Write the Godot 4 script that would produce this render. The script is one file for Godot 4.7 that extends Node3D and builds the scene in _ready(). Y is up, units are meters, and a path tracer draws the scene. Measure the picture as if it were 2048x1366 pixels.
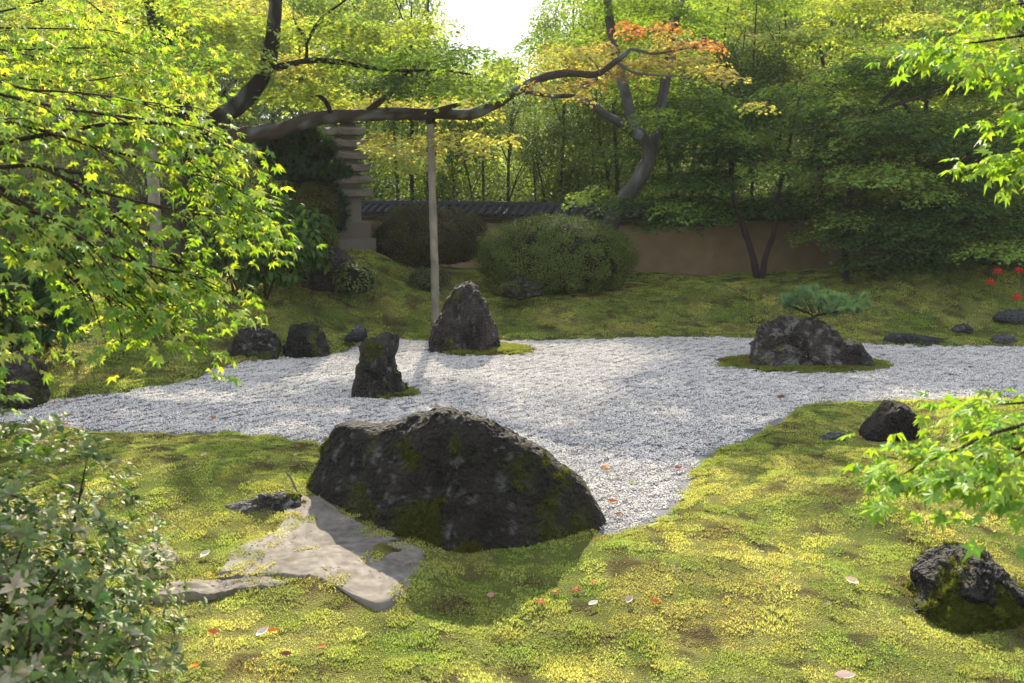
extends Node3D
# A dry garden seen from a veranda: raked gravel between moss banks, standing stones, maples and an earthen wall.

const F := 1877.0                      # focal length in pixels of the survey drawing (2048 wide)
const PITCH := 0.17453293
const EYE := Vector3(0, 2.2, 0)

var rng := RandomNumberGenerator.new()
var used := {}
var n_big := FastNoiseLite.new()
var n_mid := FastNoiseLite.new()
var n_fine := FastNoiseLite.new()
var n_cell := FastNoiseLite.new()
var n_ridge := FastNoiseLite.new()
var n_crack := FastNoiseLite.new()
var n_facet := FastNoiseLite.new()
var shore := PackedVector2Array()
var sd_grid := PackedFloat32Array()
const SD0 := Vector2(-9, -17)
const SDN := Vector2i(200, 150)
var M := {}
var sun_dir := Vector3(0.02, -0.52, 0.85)


# ---------------------------------------------------------------- small helpers
func at(u: float, v: float, d: float) -> Vector3:
	var dx := (u - 1024.0) / F
	var dy := (683.0 - v) / F
	var r := Vector3(dx, dy * cos(PITCH) - sin(PITCH), -(cos(PITCH) + dy * sin(PITCH)))
	return EYE + r * (d / -r.z)

func rr(a: float, b: float) -> float:
	return rng.randf_range(a, b)

func numbered(called: String) -> String:
	if not used.has(called):
		used[called] = 0
		return called
	used[called] += 1
	return "%s_%03d" % [called, used[called]]

func tag(o: Node3D, label: String, category := "", group := "", kind := "") -> Node3D:
	o.set_meta("label", label)
	if category: o.set_meta("category", category)
	if group: o.set_meta("group", group)
	if kind: o.set_meta("kind", kind)
	return o

func thing(called: String, where: Vector3, label: String, category: String, group := "") -> Node3D:
	var o := Node3D.new()
	o.name = numbered(called)
	o.position = where
	add_child(o)
	tag(o, label, category, group)
	return o

func put(called: String, m: Mesh, mat: Material, parent: Node3D = null) -> MeshInstance3D:
	# meshes are computed in world axes; a child is moved back by the place of the thing it belongs to
	var o := MeshInstance3D.new()
	o.mesh = m
	o.material_override = mat
	if parent == null:
		o.name = numbered(called)
		add_child(o)
	else:
		o.name = called
		parent.add_child(o, true)
		var q: Node3D = parent
		while q != self:
			o.position -= q.position
			q = q.get_parent()
	return o

func scatter(called: String, m: Mesh, mat: Material, xf: Array, cols: Array, parent: Node3D = null) -> MultiMeshInstance3D:
	var mm := MultiMesh.new()
	mm.transform_format = MultiMesh.TRANSFORM_3D
	mm.use_colors = true
	mm.mesh = m
	mm.instance_count = xf.size()
	for k in xf.size():
		mm.set_instance_transform(k, xf[k])
		mm.set_instance_color(k, cols[k])
	var o := MultiMeshInstance3D.new()
	o.multimesh = mm
	o.material_override = mat
	if parent == null:
		o.name = numbered(called)
		add_child(o)
	else:
		o.name = called
		parent.add_child(o, true)
		o.position = -parent.position
	o.set_meta("kind", "stuff")
	return o

func tint(c: Color, k: float) -> Color:
	return Color(c.r * k, c.g * k, c.b * k)

func jit(c: Color, a: float) -> Color:
	var k := rr(1.0 - a, 1.0 + a)
	var w := rr(-a, a) * 0.35
	return Color(c.r * k * (1.0 + w), c.g * k, c.b * k * (1.0 - w))

func basis_up(up: Vector3, yaw: float) -> Basis:
	var y := up.normalized()
	var x := Vector3(cos(yaw), 0, sin(yaw))
	x = (x - y * x.dot(y)).normalized()
	return Basis(x, y, x.cross(y))


# ---------------------------------------------------------------- mesh collector
class MB:
	var v := PackedVector3Array()
	var c := PackedColorArray()
	var i := PackedInt32Array()

	func tri(a: Vector3, b: Vector3, d: Vector3, col: Color) -> void:
		var k := v.size()
		v.append(a); v.append(b); v.append(d)
		c.append(col); c.append(col); c.append(col)
		i.append(k); i.append(k + 1); i.append(k + 2)

	func quad(a: Vector3, b: Vector3, d: Vector3, e: Vector3, col: Color) -> void:
		tri(a, b, d, col)
		tri(a, d, e, col)

	func box(lo: Vector3, hi: Vector3, xf: Transform3D, col: Color) -> void:
		var p := []
		for k in 8:
			p.append(xf * Vector3(hi.x if k & 1 else lo.x, hi.y if k & 2 else lo.y, hi.z if k & 4 else lo.z))
		for f in [[0, 1, 3, 2], [5, 4, 6, 7], [4, 0, 2, 6], [1, 5, 7, 3], [2, 3, 7, 6], [4, 5, 1, 0]]:
			quad(p[f[0]], p[f[3]], p[f[2]], p[f[1]], col)

	func grid(w: int, h: int, closed: bool) -> void:
		# index the last w*h vertices as a sheet (columns run fastest)
		var s := v.size() - w * h
		for y in h - 1:
			for x in (w if closed else w - 1):
				var x2 := (x + 1) % w
				var a := s + y * w + x
				var b := s + y * w + x2
				var d := s + (y + 1) * w + x2
				var e := s + (y + 1) * w + x
				i.append_array([a, b, d, a, d, e])

	func normals() -> PackedVector3Array:
		var n := PackedVector3Array()
		n.resize(v.size())
		for k in range(0, i.size(), 3):
			var a := i[k]
			var b := i[k + 1]
			var d := i[k + 2]
			var f := (v[d] - v[a]).cross(v[b] - v[a])
			n[a] += f
			n[b] += f
			n[d] += f
		for k in n.size():
			n[k] = n[k].normalized()
		return n

	func flip() -> void:
		for k in range(0, i.size(), 3):
			var t := i[k]
			i[k] = i[k + 1]
			i[k + 1] = t

	func done(smooth := false) -> ArrayMesh:
		var a := []
		a.resize(Mesh.ARRAY_MAX)
		a[Mesh.ARRAY_VERTEX] = v
		a[Mesh.ARRAY_COLOR] = c
		a[Mesh.ARRAY_INDEX] = i
		if smooth:
			a[Mesh.ARRAY_NORMAL] = normals()
		var m := ArrayMesh.new()
		m.add_surface_from_arrays(Mesh.PRIMITIVE_TRIANGLES, a)
		return m


# ---------------------------------------------------------------- materials
func noise_tex(kind: int, freq: float, lo: Color, hi: Color, sd: int, oct := 4) -> NoiseTexture2D:
	var n := FastNoiseLite.new()
	n.noise_type = kind
	n.frequency = freq
	n.fractal_octaves = oct
	n.seed = sd
	var t := NoiseTexture2D.new()
	t.width = 512
	t.height = 512
	t.seamless = true
	t.noise = n
	var g := Gradient.new()
	g.set_color(0, lo)
	g.set_color(1, hi)
	t.color_ramp = g
	return t

func mat(rough: float, tex: Texture2D = null, scale := 1.0, bump: Texture2D = null, depth := 0.0, spec := 0.3) -> StandardMaterial3D:
	var m := StandardMaterial3D.new()
	m.vertex_color_use_as_albedo = true
	m.roughness = rough
	m.metallic_specular = spec
	if tex or bump:
		m.uv1_triplanar = true
		m.uv1_world_triplanar = true
		m.uv1_scale = Vector3.ONE * scale
	if tex: m.albedo_texture = tex
	if bump:
		m.heightmap_enabled = true
		m.heightmap_texture = bump
		m.heightmap_scale = depth
	return m

func leaf_mat(rough: float, through: Color, spec := 0.4) -> StandardMaterial3D:
	var m := StandardMaterial3D.new()
	m.vertex_color_use_as_albedo = true
	m.roughness = rough
	m.metallic_specular = spec
	m.backlight_enabled = true
	m.backlight = through
	m.cull_mode = BaseMaterial3D.CULL_DISABLED
	return m

func make_materials() -> void:
	var g1 := noise_tex(FastNoiseLite.TYPE_SIMPLEX, 0.03, Color(0.62, 0.62, 0.62), Color(1, 1, 1), 11, 5)
	var g2 := noise_tex(FastNoiseLite.TYPE_SIMPLEX, 0.08, Color(0.45, 0.45, 0.45), Color(1, 1, 1), 12, 4)
	var h1 := noise_tex(FastNoiseLite.TYPE_SIMPLEX, 0.02, Color.BLACK, Color.WHITE, 13, 6)
	var h2 := noise_tex(FastNoiseLite.TYPE_CELLULAR, 0.06, Color.BLACK, Color.WHITE, 14, 3)
	M.rock = mat(0.85, g1, 2.2, h1, 7.0, 0.3)
	M.slab = mat(0.9, noise_tex(FastNoiseLite.TYPE_SIMPLEX, 0.02, Color(0.80, 0.80, 0.80), Color(1, 1, 1), 22, 6), 0.8, h1, 0.25, 0.2)
	M.moss = mat(1.0, g2, 3.0, h2, 2.5, 0.1)
	M.gravel = mat(0.95, g2, 4.0, h2, 1.5, 0.2)
	M.pebble = mat(0.85, null, 1.0, null, 0.0, 0.3)
	M.bark = mat(0.9, g2, 3.0, h2, 2.0, 0.25)
	M.wood = mat(0.8, g1, 5.0, h1, 0.4, 0.3)
	M.clay = mat(0.95, noise_tex(FastNoiseLite.TYPE_SIMPLEX, 0.012, Color(0.88, 0.88, 0.88), Color(1, 1, 1), 21, 5), 0.35, h1, 0.15, 0.1)
	M.tile = mat(0.85, g1, 3.0, h1, 0.5, 0.15)
	M.stone = mat(0.9, g1, 3.0, h1, 2.0, 0.25)
	M.sprig = leaf_mat(0.9, Color(1.0, 1.0, 0.85), 0.1)
	M.maple = leaf_mat(0.65, Color(1.0, 1.0, 0.55), 0.2)
	M.near_maple = leaf_mat(0.5, Color(1.0, 1.0, 0.4), 0.25)
	M.broad = leaf_mat(0.5, Color(0.9, 0.95, 0.4), 0.3)
	M.grove = leaf_mat(0.6, Color(1.0, 1.0, 0.5), 0.28)
	M.azalea = leaf_mat(0.55, Color(0.6, 0.65, 0.3), 0.3)
	M.needle = leaf_mat(0.75, Color(0.5, 0.55, 0.3), 0.12)
	M.dry = leaf_mat(0.7, Color(0.5, 0.4, 0.25), 0.2)
	M.petal = leaf_mat(0.5, Color(0.9, 0.5, 0.4), 0.3)


# ---------------------------------------------------------------- leaves and sprays
func maple_leaf(b: MB, x: Transform3D, s: float, lobes: int, col: Color, curl := 0.16) -> void:
	# stalk end at the origin, blade along +z, face up
	var span := 2.25 if lobes >= 7 else 2.0
	var c := x * Vector3(0, 0, 0.30 * s)
	var tips := []
	var nots := []
	for k in lobes:
		var a := lerpf(-span, span, k / float(lobes - 1))
		var l := (0.74 - 0.10 * absf(a) - 0.035 * a * a) * s
		tips.append(x * Vector3(sin(a) * l, -curl * s * (0.4 + 0.6 * absf(cos(a * 1.7 + s * 300.0))), 0.30 * s + cos(a) * l))
	for k in lobes + 1:
		var a := lerpf(-span, span, (k - 0.5) / float(lobes - 1))
		var l := 0.30 * s
		nots.append(x * Vector3(sin(a) * l, 0.015 * s, 0.30 * s + cos(a) * l))
	for k in lobes:
		b.tri(c, nots[k], tips[k], col)
		b.tri(c, tips[k], nots[k + 1], col)
	b.tri(x * Vector3(-0.012 * s, 0, -0.35 * s), x * Vector3(0.012 * s, 0, -0.35 * s), c, Color(col.r * 1.2, col.g * 0.5, col.b))

func oval_leaf(b: MB, x: Transform3D, l: float, w: float, col: Color) -> void:
	var p0 := x * Vector3(0, 0, 0)
	var m1 := x * Vector3(0, 0.04 * l, 0.35 * l)
	var m2 := x * Vector3(0, 0.0, 0.72 * l)
	var p1 := x * Vector3(0, -0.12 * l, l)
	var a1 := x * Vector3(-w * 0.5, 0.10 * l, 0.36 * l)
	var a2 := x * Vector3(-w * 0.38, 0.05 * l, 0.70 * l)
	var b1 := x * Vector3(w * 0.5, 0.10 * l, 0.36 * l)
	var b2 := x * Vector3(w * 0.38, 0.05 * l, 0.70 * l)
	b.tri(p0, a1, m1, col)
	b.tri(p0, m1, b1, col)
	b.quad(m1, a1, a2, m2, col)
	b.quad(m1, m2, b2, b1, col)
	b.tri(m2, a2, p1, col)
	b.tri(m2, p1, b2, col)

func turned(p: Vector3, yaw: float, pitch: float, roll: float) -> Transform3D:
	return Transform3D(Basis(Vector3.UP, yaw) * Basis(Vector3.RIGHT, pitch) * Basis(Vector3.BACK, roll), p)

func grey(lo: float, hi: float) -> Color:
	var k := rr(lo, hi)
	return Color(k, k, k * rr(0.8, 1.1))

func maple_spray(n: int, r: float, s: float, lobes: int) -> ArrayMesh:
	var b := MB.new()
	for k in n:
		var a := rr(0, TAU)
		var q := r * sqrt(rng.randf())
		var p := Vector3(sin(a) * q, rr(-0.18, 0.18) * r - 0.5 * q * q / r, cos(a) * q)
		maple_leaf(b, turned(p, a + rr(-0.8, 0.8), rr(-0.1, 0.75), rr(-0.5, 0.5)), s * rr(0.7, 1.2), lobes, grey(0.7, 1.3))
	for k in 4:
		var a := rr(0, TAU)
		var e := Vector3(sin(a) * r * 0.8, -0.2 * r, cos(a) * r * 0.8)
		b.tri(Vector3(0, 0.004, 0), Vector3(0, -0.004, 0), e, Color(0.35, 0.18, 0.2))
	return b.done()

func broad_spray(n: int, r: float, l: float, w: float, flat := 0.6) -> ArrayMesh:
	var b := MB.new()
	for k in n:
		var a := rr(0, TAU)
		var q := r * sqrt(rng.randf())
		var p := Vector3(sin(a) * q, rr(-flat, flat) * r, cos(a) * q)
		oval_leaf(b, turned(p, a + rr(-1.0, 1.0), rr(-0.4, 1.0), rr(-0.6, 0.6)), l * rr(0.7, 1.2), w * rr(0.8, 1.2), grey(0.65, 1.35))
	return b.done()

func needle_tuft(n: int, l: float, w: float) -> ArrayMesh:
	var b := MB.new()
	for k in n:
		var a := rr(0, TAU)
		var t := rr(0.05, 1.25)
		var d := Vector3(sin(a) * sin(t), cos(t), cos(a) * sin(t)) * l * rr(0.7, 1.15)
		var side := Vector3(cos(a), 0, -sin(a)) * w
		var o := d * 0.05 + Vector3(0, rr(-0.3, 0.0) * l, 0)
		b.tri(o - side, o + side, o + d, grey(0.7, 1.3))
	return b.done()

func moss_patch(r: float, n: int, h: float) -> ArrayMesh:
	var b := MB.new()
	for k in n:
		var a := rr(0, TAU)
		var q := r * sqrt(rng.randf())
		var p := Vector3(sin(a) * q, rr(-0.3, 0.15) * h, cos(a) * q)
		var hue := grey(0.6, 1.35)
		for j in 7:
			var e := rr(0, TAU)
			var t := rr(0.15, 1.25)
			var l := h * rr(0.55, 1.2)
			var d := Vector3(sin(e) * sin(t), cos(t), cos(e) * sin(t)) * l
			var w := Vector3(cos(e), 0, -sin(e)) * h * 0.15
			b.tri(p - w, p + w, p + d, tint(hue, rr(0.8, 1.2)))
	return b.done()

func pebble_patch(r: float, n: int, s: float) -> ArrayMesh:
	var b := MB.new()
	for k in n:
		var a := rr(0, TAU)
		var q := r * sqrt(rng.randf())
		var e := s * rr(0.55, 1.25)
		var x := Transform3D(Basis(Vector3.UP, rr(0, TAU)) * Basis(Vector3.RIGHT, rr(-0.6, 0.6)) * Basis.from_scale(Vector3(e, e * rr(0.45, 0.8), e * rr(0.6, 1.0))), Vector3(sin(a) * q, rr(-0.25, 0.35) * s, cos(a) * q))
		var g := rr(0.62, 1.15)
		if rng.randf() < 0.10: g *= 0.45
		var col := Color(g * rr(0.95, 1.05), g, g * rr(0.95, 1.06))
		var t0 := x * Vector3(rr(-0.2, 0.2), 0.5, rr(-0.2, 0.2))
		var t1 := x * Vector3(0, -0.5, 0)
		var ring := []
		for j in 6:
			var f := TAU * j / 6.0
			var w := rr(0.40, 0.56)
			ring.append(x * Vector3(sin(f) * w, rr(-0.12, 0.18), cos(f) * w))
		for j in 6:
			b.tri(t0, ring[(j + 1) % 6], ring[j], col)
			b.tri(t1, ring[j], ring[(j + 1) % 6], col)
	return b.done()


# ---------------------------------------------------------------- tubes (trunks, branches, posts)
func curve_points(pts: Array, step: float) -> Array:
	# Catmull-Rom through [Vector3, radius] pairs
	var out := []
	for k in pts.size() - 1:
		var p0: Vector3 = pts[maxi(k - 1, 0)][0]
		var p1: Vector3 = pts[k][0]
		var p2: Vector3 = pts[k + 1][0]
		var p3: Vector3 = pts[mini(k + 2, pts.size() - 1)][0]
		var m := maxi(2, int(p1.distance_to(p2) / step))
		for j in m:
			var t := j / float(m)
			out.append([p1.cubic_interpolate(p2, p0, p3, t), lerpf(pts[k][1], pts[k + 1][1], t)])
	out.append(pts[-1])
	return out

func tube(b: MB, pts: Array, sides: int, col: Color, knots := 0.12, step := 0.12, spots := Color.BLACK) -> void:
	var path := curve_points(pts, step)
	var h := path.size()
	var up := Vector3(0.31, 0.2, 0.93)
	for k in h:
		var p: Vector3 = path[k][0]
		var r: float = path[k][1]
		var d: Vector3 = (path[mini(k + 1, h - 1)][0] - path[maxi(k - 1, 0)][0]).normalized()
		var x := d.cross(up).normalized()
		var y := x.cross(d).normalized()
		up = y
		for j in sides:
			var a := TAU * j / sides
			var o := x * cos(a) + y * sin(a)
			var w := r * (1.0 + knots * (n_mid.get_noise_3dv((p + o * r) * 3.0) + 0.6 * n_fine.get_noise_3dv((p + o * r) * 2.0)))
			if k == h - 1: w *= 0.3
			b.v.append(p + o * w)
			var cc := col
			if spots != Color.BLACK:
				cc = col.lerp(spots, smoothstep(0.12, 0.30, n_mid.get_noise_3dv((p + o * r) * Vector3(2.6, 1.9, 2.6))))
			b.c.append(tint(cc, 0.85 + 0.4 * n_fine.get_noise_3dv(p + o * r)))
	b.grid(sides, h, true)

func limb(parent: Node3D, called: String, px: Array, d: float, r0: float, r1: float, col: Color, sides := 9, spots := Color.BLACK, m := "bark") -> void:
	# px: survey points [u, v] or [u, v, distance]
	var pts := []
	for k in px.size():
		var e: Array = px[k]
		pts.append([at(e[0], e[1], e[2] if e.size() > 2 else d), lerpf(r0, r1, k / float(px.size() - 1))])
	var b := MB.new()
	tube(b, pts, sides, col, 0.25, 0.10, spots)
	put(called, b.done(true), M[m], parent)


# ---------------------------------------------------------------- ground
func seg_dist(p: Vector2) -> float:
	var best := 1e9
	var inside := false
	var n := shore.size()
	var j := n - 1
	for i in n:
		var a := shore[j]
		var b := shore[i]
		var e := b - a
		var w := p - a
		var t := clampf(w.dot(e) / e.length_squared(), 0.0, 1.0)
		best = minf(best, (w - e * t).length_squared())
		if (b.y > p.y) != (a.y > p.y) and p.x < (a.x - b.x) * (p.y - b.y) / (a.y - b.y) + b.x:
			inside = not inside
		j = i
	return -sqrt(best) if inside else sqrt(best)

func make_shore() -> void:
	var px := [[-60, 812], [60, 800], [130, 797], [250, 785], [340, 770], [400, 755], [414, 740], [470, 728], [560, 718], [640, 712], [690, 703], [722, 686], [780, 679], [850, 680],
		[1000, 681], [1150, 679], [1260, 676], [1420, 674], [1500, 676], [1740, 689], [1850, 692], [2048, 693], [2350, 697],
		[2350, 795], [2048, 800], [1850, 802], [1700, 804], [1600, 808], [1565, 838], [1500, 870], [1420, 905], [1380, 932], [1368, 985], [1340, 1020], [1290, 1050], [1215, 1066], [1000, 1010], [760, 930],
		[650, 893], [560, 878], [470, 870], [350, 870], [240, 868], [160, 858], [90, 848], [-60, 846]]
	for e in px:
		var r := at(e[0], e[1], 1.0) - EYE
		var t := -EYE.y / r.y
		shore.append(Vector2(r.x * t, r.z * t))
	sd_grid.resize(SDN.x * SDN.y)
	for y in SDN.y:
		for x in SDN.x:
			sd_grid[y * SDN.x + x] = seg_dist(SD0 + Vector2(x, y) * 0.1)

func sd(x: float, z: float) -> float:
	var f := (Vector2(x, z) - SD0) / 0.1
	if f.x < 0 or f.y < 0 or f.x >= SDN.x - 1 or f.y >= SDN.y - 1:
		return 2.0
	var k := int(f.y) * SDN.x + int(f.x)
	var tx := f.x - int(f.x)
	var ty := f.y - int(f.y)
	return lerpf(lerpf(sd_grid[k], sd_grid[k + 1], tx), lerpf(sd_grid[k + SDN.x], sd_grid[k + SDN.x + 1], tx), ty)

func hump(x: float, z: float, cx: float, cz: float, rx: float, rz: float) -> float:
	return exp(-((x - cx) / rx) ** 2 - ((z - cz) / rz) ** 2)

func ground_y(x: float, z: float) -> float:
	var d := -z
	var g := sd(x, z) + 0.05 * n_mid.get_noise_2d(x * 3.0, z * 3.0)
	var y := -0.06 + 0.10 * smoothstep(-0.10, 0.16, g)
	if g > -0.1:
		var m := smoothstep(0.0, 1.3, g)
		var q := 0.40 * smoothstep(12.4, 16.3, d)
		q += 0.66 * hump(x, z, 7.9, -15.4, 2.4, 1.5)
		q += 0.55 * hump(x, z, -4.3, -13.2, 1.9, 1.7)
		q += 0.58 * hump(x, z, -2.7, -15.3, 1.3, 1.6)
		q += 0.40 * hump(x, z, -6.8, -12.2, 2.0, 1.9)
		q += 0.10 * hump(x, z, -2.6, -6.9, 1.4, 0.8)
		q += 0.06 * hump(x, z, 2.9, -6.3, 1.3, 1.2)
		q += 0.14 * hump(x, z, 3.4, -14.9, 1.3, 0.7)
		q += 0.10 * hump(x, z, 0.9, -14.0, 1.1, 0.6)
		y += q * m
		y += (0.012 + 0.038 * m) * n_big.get_noise_2d(x, z) * 1.2 + 0.018 * n_mid.get_noise_2d(x * 2.0, z * 2.0) + 0.008 * n_mid.get_noise_2d(x * 6.0, z * 6.0)
		if d > 19.0:
			y += 5.0 * smoothstep(22.0, 55.0, d) * (1.0 - smoothstep(30.0, 60.0, absf(x)))
	return y

func ground_up(x: float, z: float) -> Vector3:
	return Vector3(ground_y(x - 0.06, z) - ground_y(x + 0.06, z), 0.12, ground_y(x, z - 0.06) - ground_y(x, z + 0.06)).normalized()

func moss_color(x: float, z: float) -> Color:
	var a := n_big.get_noise_2d(x * 1.3 + 40.0, z * 1.3)
	var b := n_mid.get_noise_2d(x * 1.6, z * 1.6 + 9.0)
	var near := smoothstep(9.0, 4.5, -z)
	var c := Color(0.240, 0.295, 0.066).lerp(Color(0.425, 0.410, 0.125), clampf(0.42 + 0.30 * near + a * 0.8, 0.0, 1.0))
	c = c.lerp(Color(0.170, 0.250, 0.055), smoothstep(0.05, 0.35, b) * 0.6)
	var bare := smoothstep(0.30, 0.52, n_mid.get_noise_2d(x * 2.3 + 70.0, z * 2.3) + 0.25 * n_fine.get_noise_2d(x, z))
	c = c.lerp(Color(0.20, 0.15, 0.065), 0.25 * smoothstep(0.05, 0.45, n_mid.get_noise_2d(x * 0.9 + 12.0, z * 0.9 + 4.0)))
	c = c.lerp(Color(0.115, 0.080, 0.050), bare * 0.8)
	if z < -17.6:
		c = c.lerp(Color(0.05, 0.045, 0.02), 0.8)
	return c

func make_ground() -> void:
	var xs := []
	var zs := []
	for e in [-260, -120, -60, -35, -22, -16, -12, -10.5]: xs.append(float(e))
	var x := -9.4
	while x < 10.4:
		xs.append(x)
		x += 0.075
	for e in [10.8, 12, 16, 22, 35, 60, 120, 260]: xs.append(float(e))
	for e in [-260, -120, -80, -55, -40, -32, -26, -22, -19.5, -18.5]: zs.append(float(e))
	var z := -17.9
	while z < -2.9:
		zs.append(z)
		z += 0.075
	for e in [-2.5, -1, 1, 5, 12, 30, 80, 200]: zs.append(float(e))
	var b := MB.new()
	for zz in zs:
		for xx in xs:
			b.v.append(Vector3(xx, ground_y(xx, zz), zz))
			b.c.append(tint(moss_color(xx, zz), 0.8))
	b.grid(xs.size(), zs.size(), false)
	var o := put("ground", b.done(true), M.moss)
	tag(o, "mossy ground with low mounds round the gravel", "", "", "structure")

	# the gravel sheet, faintly raked
	b = MB.new()
	var w := 190
	var h := 100
	for k in h:
		for j in w:
			var p := Vector2(-6.0 + j * 0.08, -13.2 + k * 0.08)
			b.v.append(Vector3(p.x, gravel_y(p.x, p.y) - 0.008, p.y))
			var g := 0.36 + 0.06 * n_mid.get_noise_2d(p.x * 2.0, p.y * 2.0)
			b.c.append(Color(g, g, g * 1.02))
	for k in h - 1:
		for j in w - 1:
			if sd(-6.0 + (j + 0.5) * 0.08, -13.2 + (k + 0.5) * 0.08) < 0.14:
				var s := k * w + j
				b.i.append_array([s, s + 1, s + w + 1, s, s + w + 1, s + w])
	o = put("gravel_bed", b.done(true), M.gravel)
	tag(o, "pale grey raked gravel bed between the moss banks", "", "", "structure")

	# loose stones of the gravel
	var kinds := [pebble_patch(0.10, 140, 0.0135), pebble_patch(0.10, 140, 0.0135), pebble_patch(0.10, 140, 0.0135)]
	var xf := [[], [], []]
	var co := [[], [], []]
	var zz := -13.1
	while zz < -5.2:
		var xx := -6.0
		while xx < 9.0:
			var p := Vector2(xx + rr(-0.03, 0.03), zz + rr(-0.03, 0.03))
			if absf(p.x) < 0.70 * -p.y + 0.9 and sd(p.x, p.y) < -0.03:
				var q := rng.randi() % 3
				var up := Vector3(gravel_y(p.x - 0.05, p.y) - gravel_y(p.x + 0.05, p.y), 0.1, gravel_y(p.x, p.y - 0.05) - gravel_y(p.x, p.y + 0.05))
				xf[q].append(Transform3D(basis_up(up, rr(0, TAU)), Vector3(p.x, gravel_y(p.x, p.y), p.y)))
				var g := 0.62 + 0.07 * n_mid.get_noise_2d(p.x * 1.2, p.y * 1.2) + rr(-0.02, 0.02)
				co[q].append(Color(g * 1.06, g * 1.0, g * 0.92))
			xx += 0.125
		zz += 0.125
	for q in 3:
		var mm := scatter("gravel", kinds[q], M.pebble, xf[q], co[q])
		tag(mm, "loose pale grey gravel stones covering the raked bed", "gravel", "gravel stones", "stuff")

	# moss sprigs, finer near the veranda
	var near := [moss_patch(0.075, 105, 0.0125), moss_patch(0.075, 105, 0.0115), moss_patch(0.075, 95, 0.015)]
	var far := [moss_patch(0.13, 85, 0.019), moss_patch(0.13, 85, 0.022)]
	xf = [[], [], [], [], []]
	co = [[], [], [], [], []]
	zz = -17.0
	while zz < -3.0:
		var step := 0.085 if zz > -8.6 else 0.15
		var xx := 0.72 * zz - 1.0
		while xx < -0.72 * zz + 1.0:
			var p := Vector2(xx + rr(-0.4, 0.4) * step, zz + rr(-0.4, 0.4) * step)
			xx += step
			if absf(p.x) > 0.66 * -p.y + 0.9: continue
			var e := sd(p.x, p.y) + 0.05 * n_mid.get_noise_2d(p.x * 3.0, p.y * 3.0)
			if e < 0.0: continue
			var lift := on_slab(p)
			if lift > 0.0 and n_mid.get_noise_2d(p.x * 2.2 + 3.0, p.y * 2.6) < (0.06 if near_edge(p) else 0.36): continue
			var bare := smoothstep(0.32, 0.50, n_mid.get_noise_2d(p.x * 2.3 + 70.0, p.y * 2.3) + 0.25 * n_fine.get_noise_2d(p.x, p.y))
			if rng.randf() < bare * 0.75: continue
			var q := (rng.randi() % 3) if step < 0.1 else 3 + rng.randi() % 2
			var s := rr(0.8, 1.2) * (1.0 + 0.4 * n_mid.get_noise_2d(p.x * 4.0, p.y * 4.0))
			xf[q].append(Transform3D(basis_up(ground_up(p.x, p.y), rr(0, TAU)) * Basis.from_scale(Vector3(1, s, 1)), Vector3(p.x, maxf(ground_y(p.x, p.y), lift) - 0.004, p.y)))
			co[q].append(jit(tint(moss_color(p.x, p.y), 1.5), 0.2))
		zz += step
	for q in 5:
		var mm := scatter("moss", (near + far)[q], M.sprig, xf[q], co[q])
		tag(mm, "short star moss growing over the banks", "moss", "moss sprigs", "stuff")

func gravel_y(x: float, z: float) -> float:
	return 0.0055 * sin((x * 0.80 + z * 0.60) * 42.0 + 1.5 * n_big.get_noise_2d(x, z)) + 0.008 * n_mid.get_noise_2d(x * 1.5, z * 1.5)

var slabs := []
func on_slab(p: Vector2) -> float:
	# the height of the flat stone under this point, 0 where there is none
	for s in slabs:
		if Geometry2D.is_point_in_polygon(p, s[0]): return s[1]
	return 0.0

func near_edge(p: Vector2) -> bool:
	for k in 8:
		if on_slab(p + Vector2.from_angle(TAU * k / 8.0) * 0.09) == 0.0: return true
	return false


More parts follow.
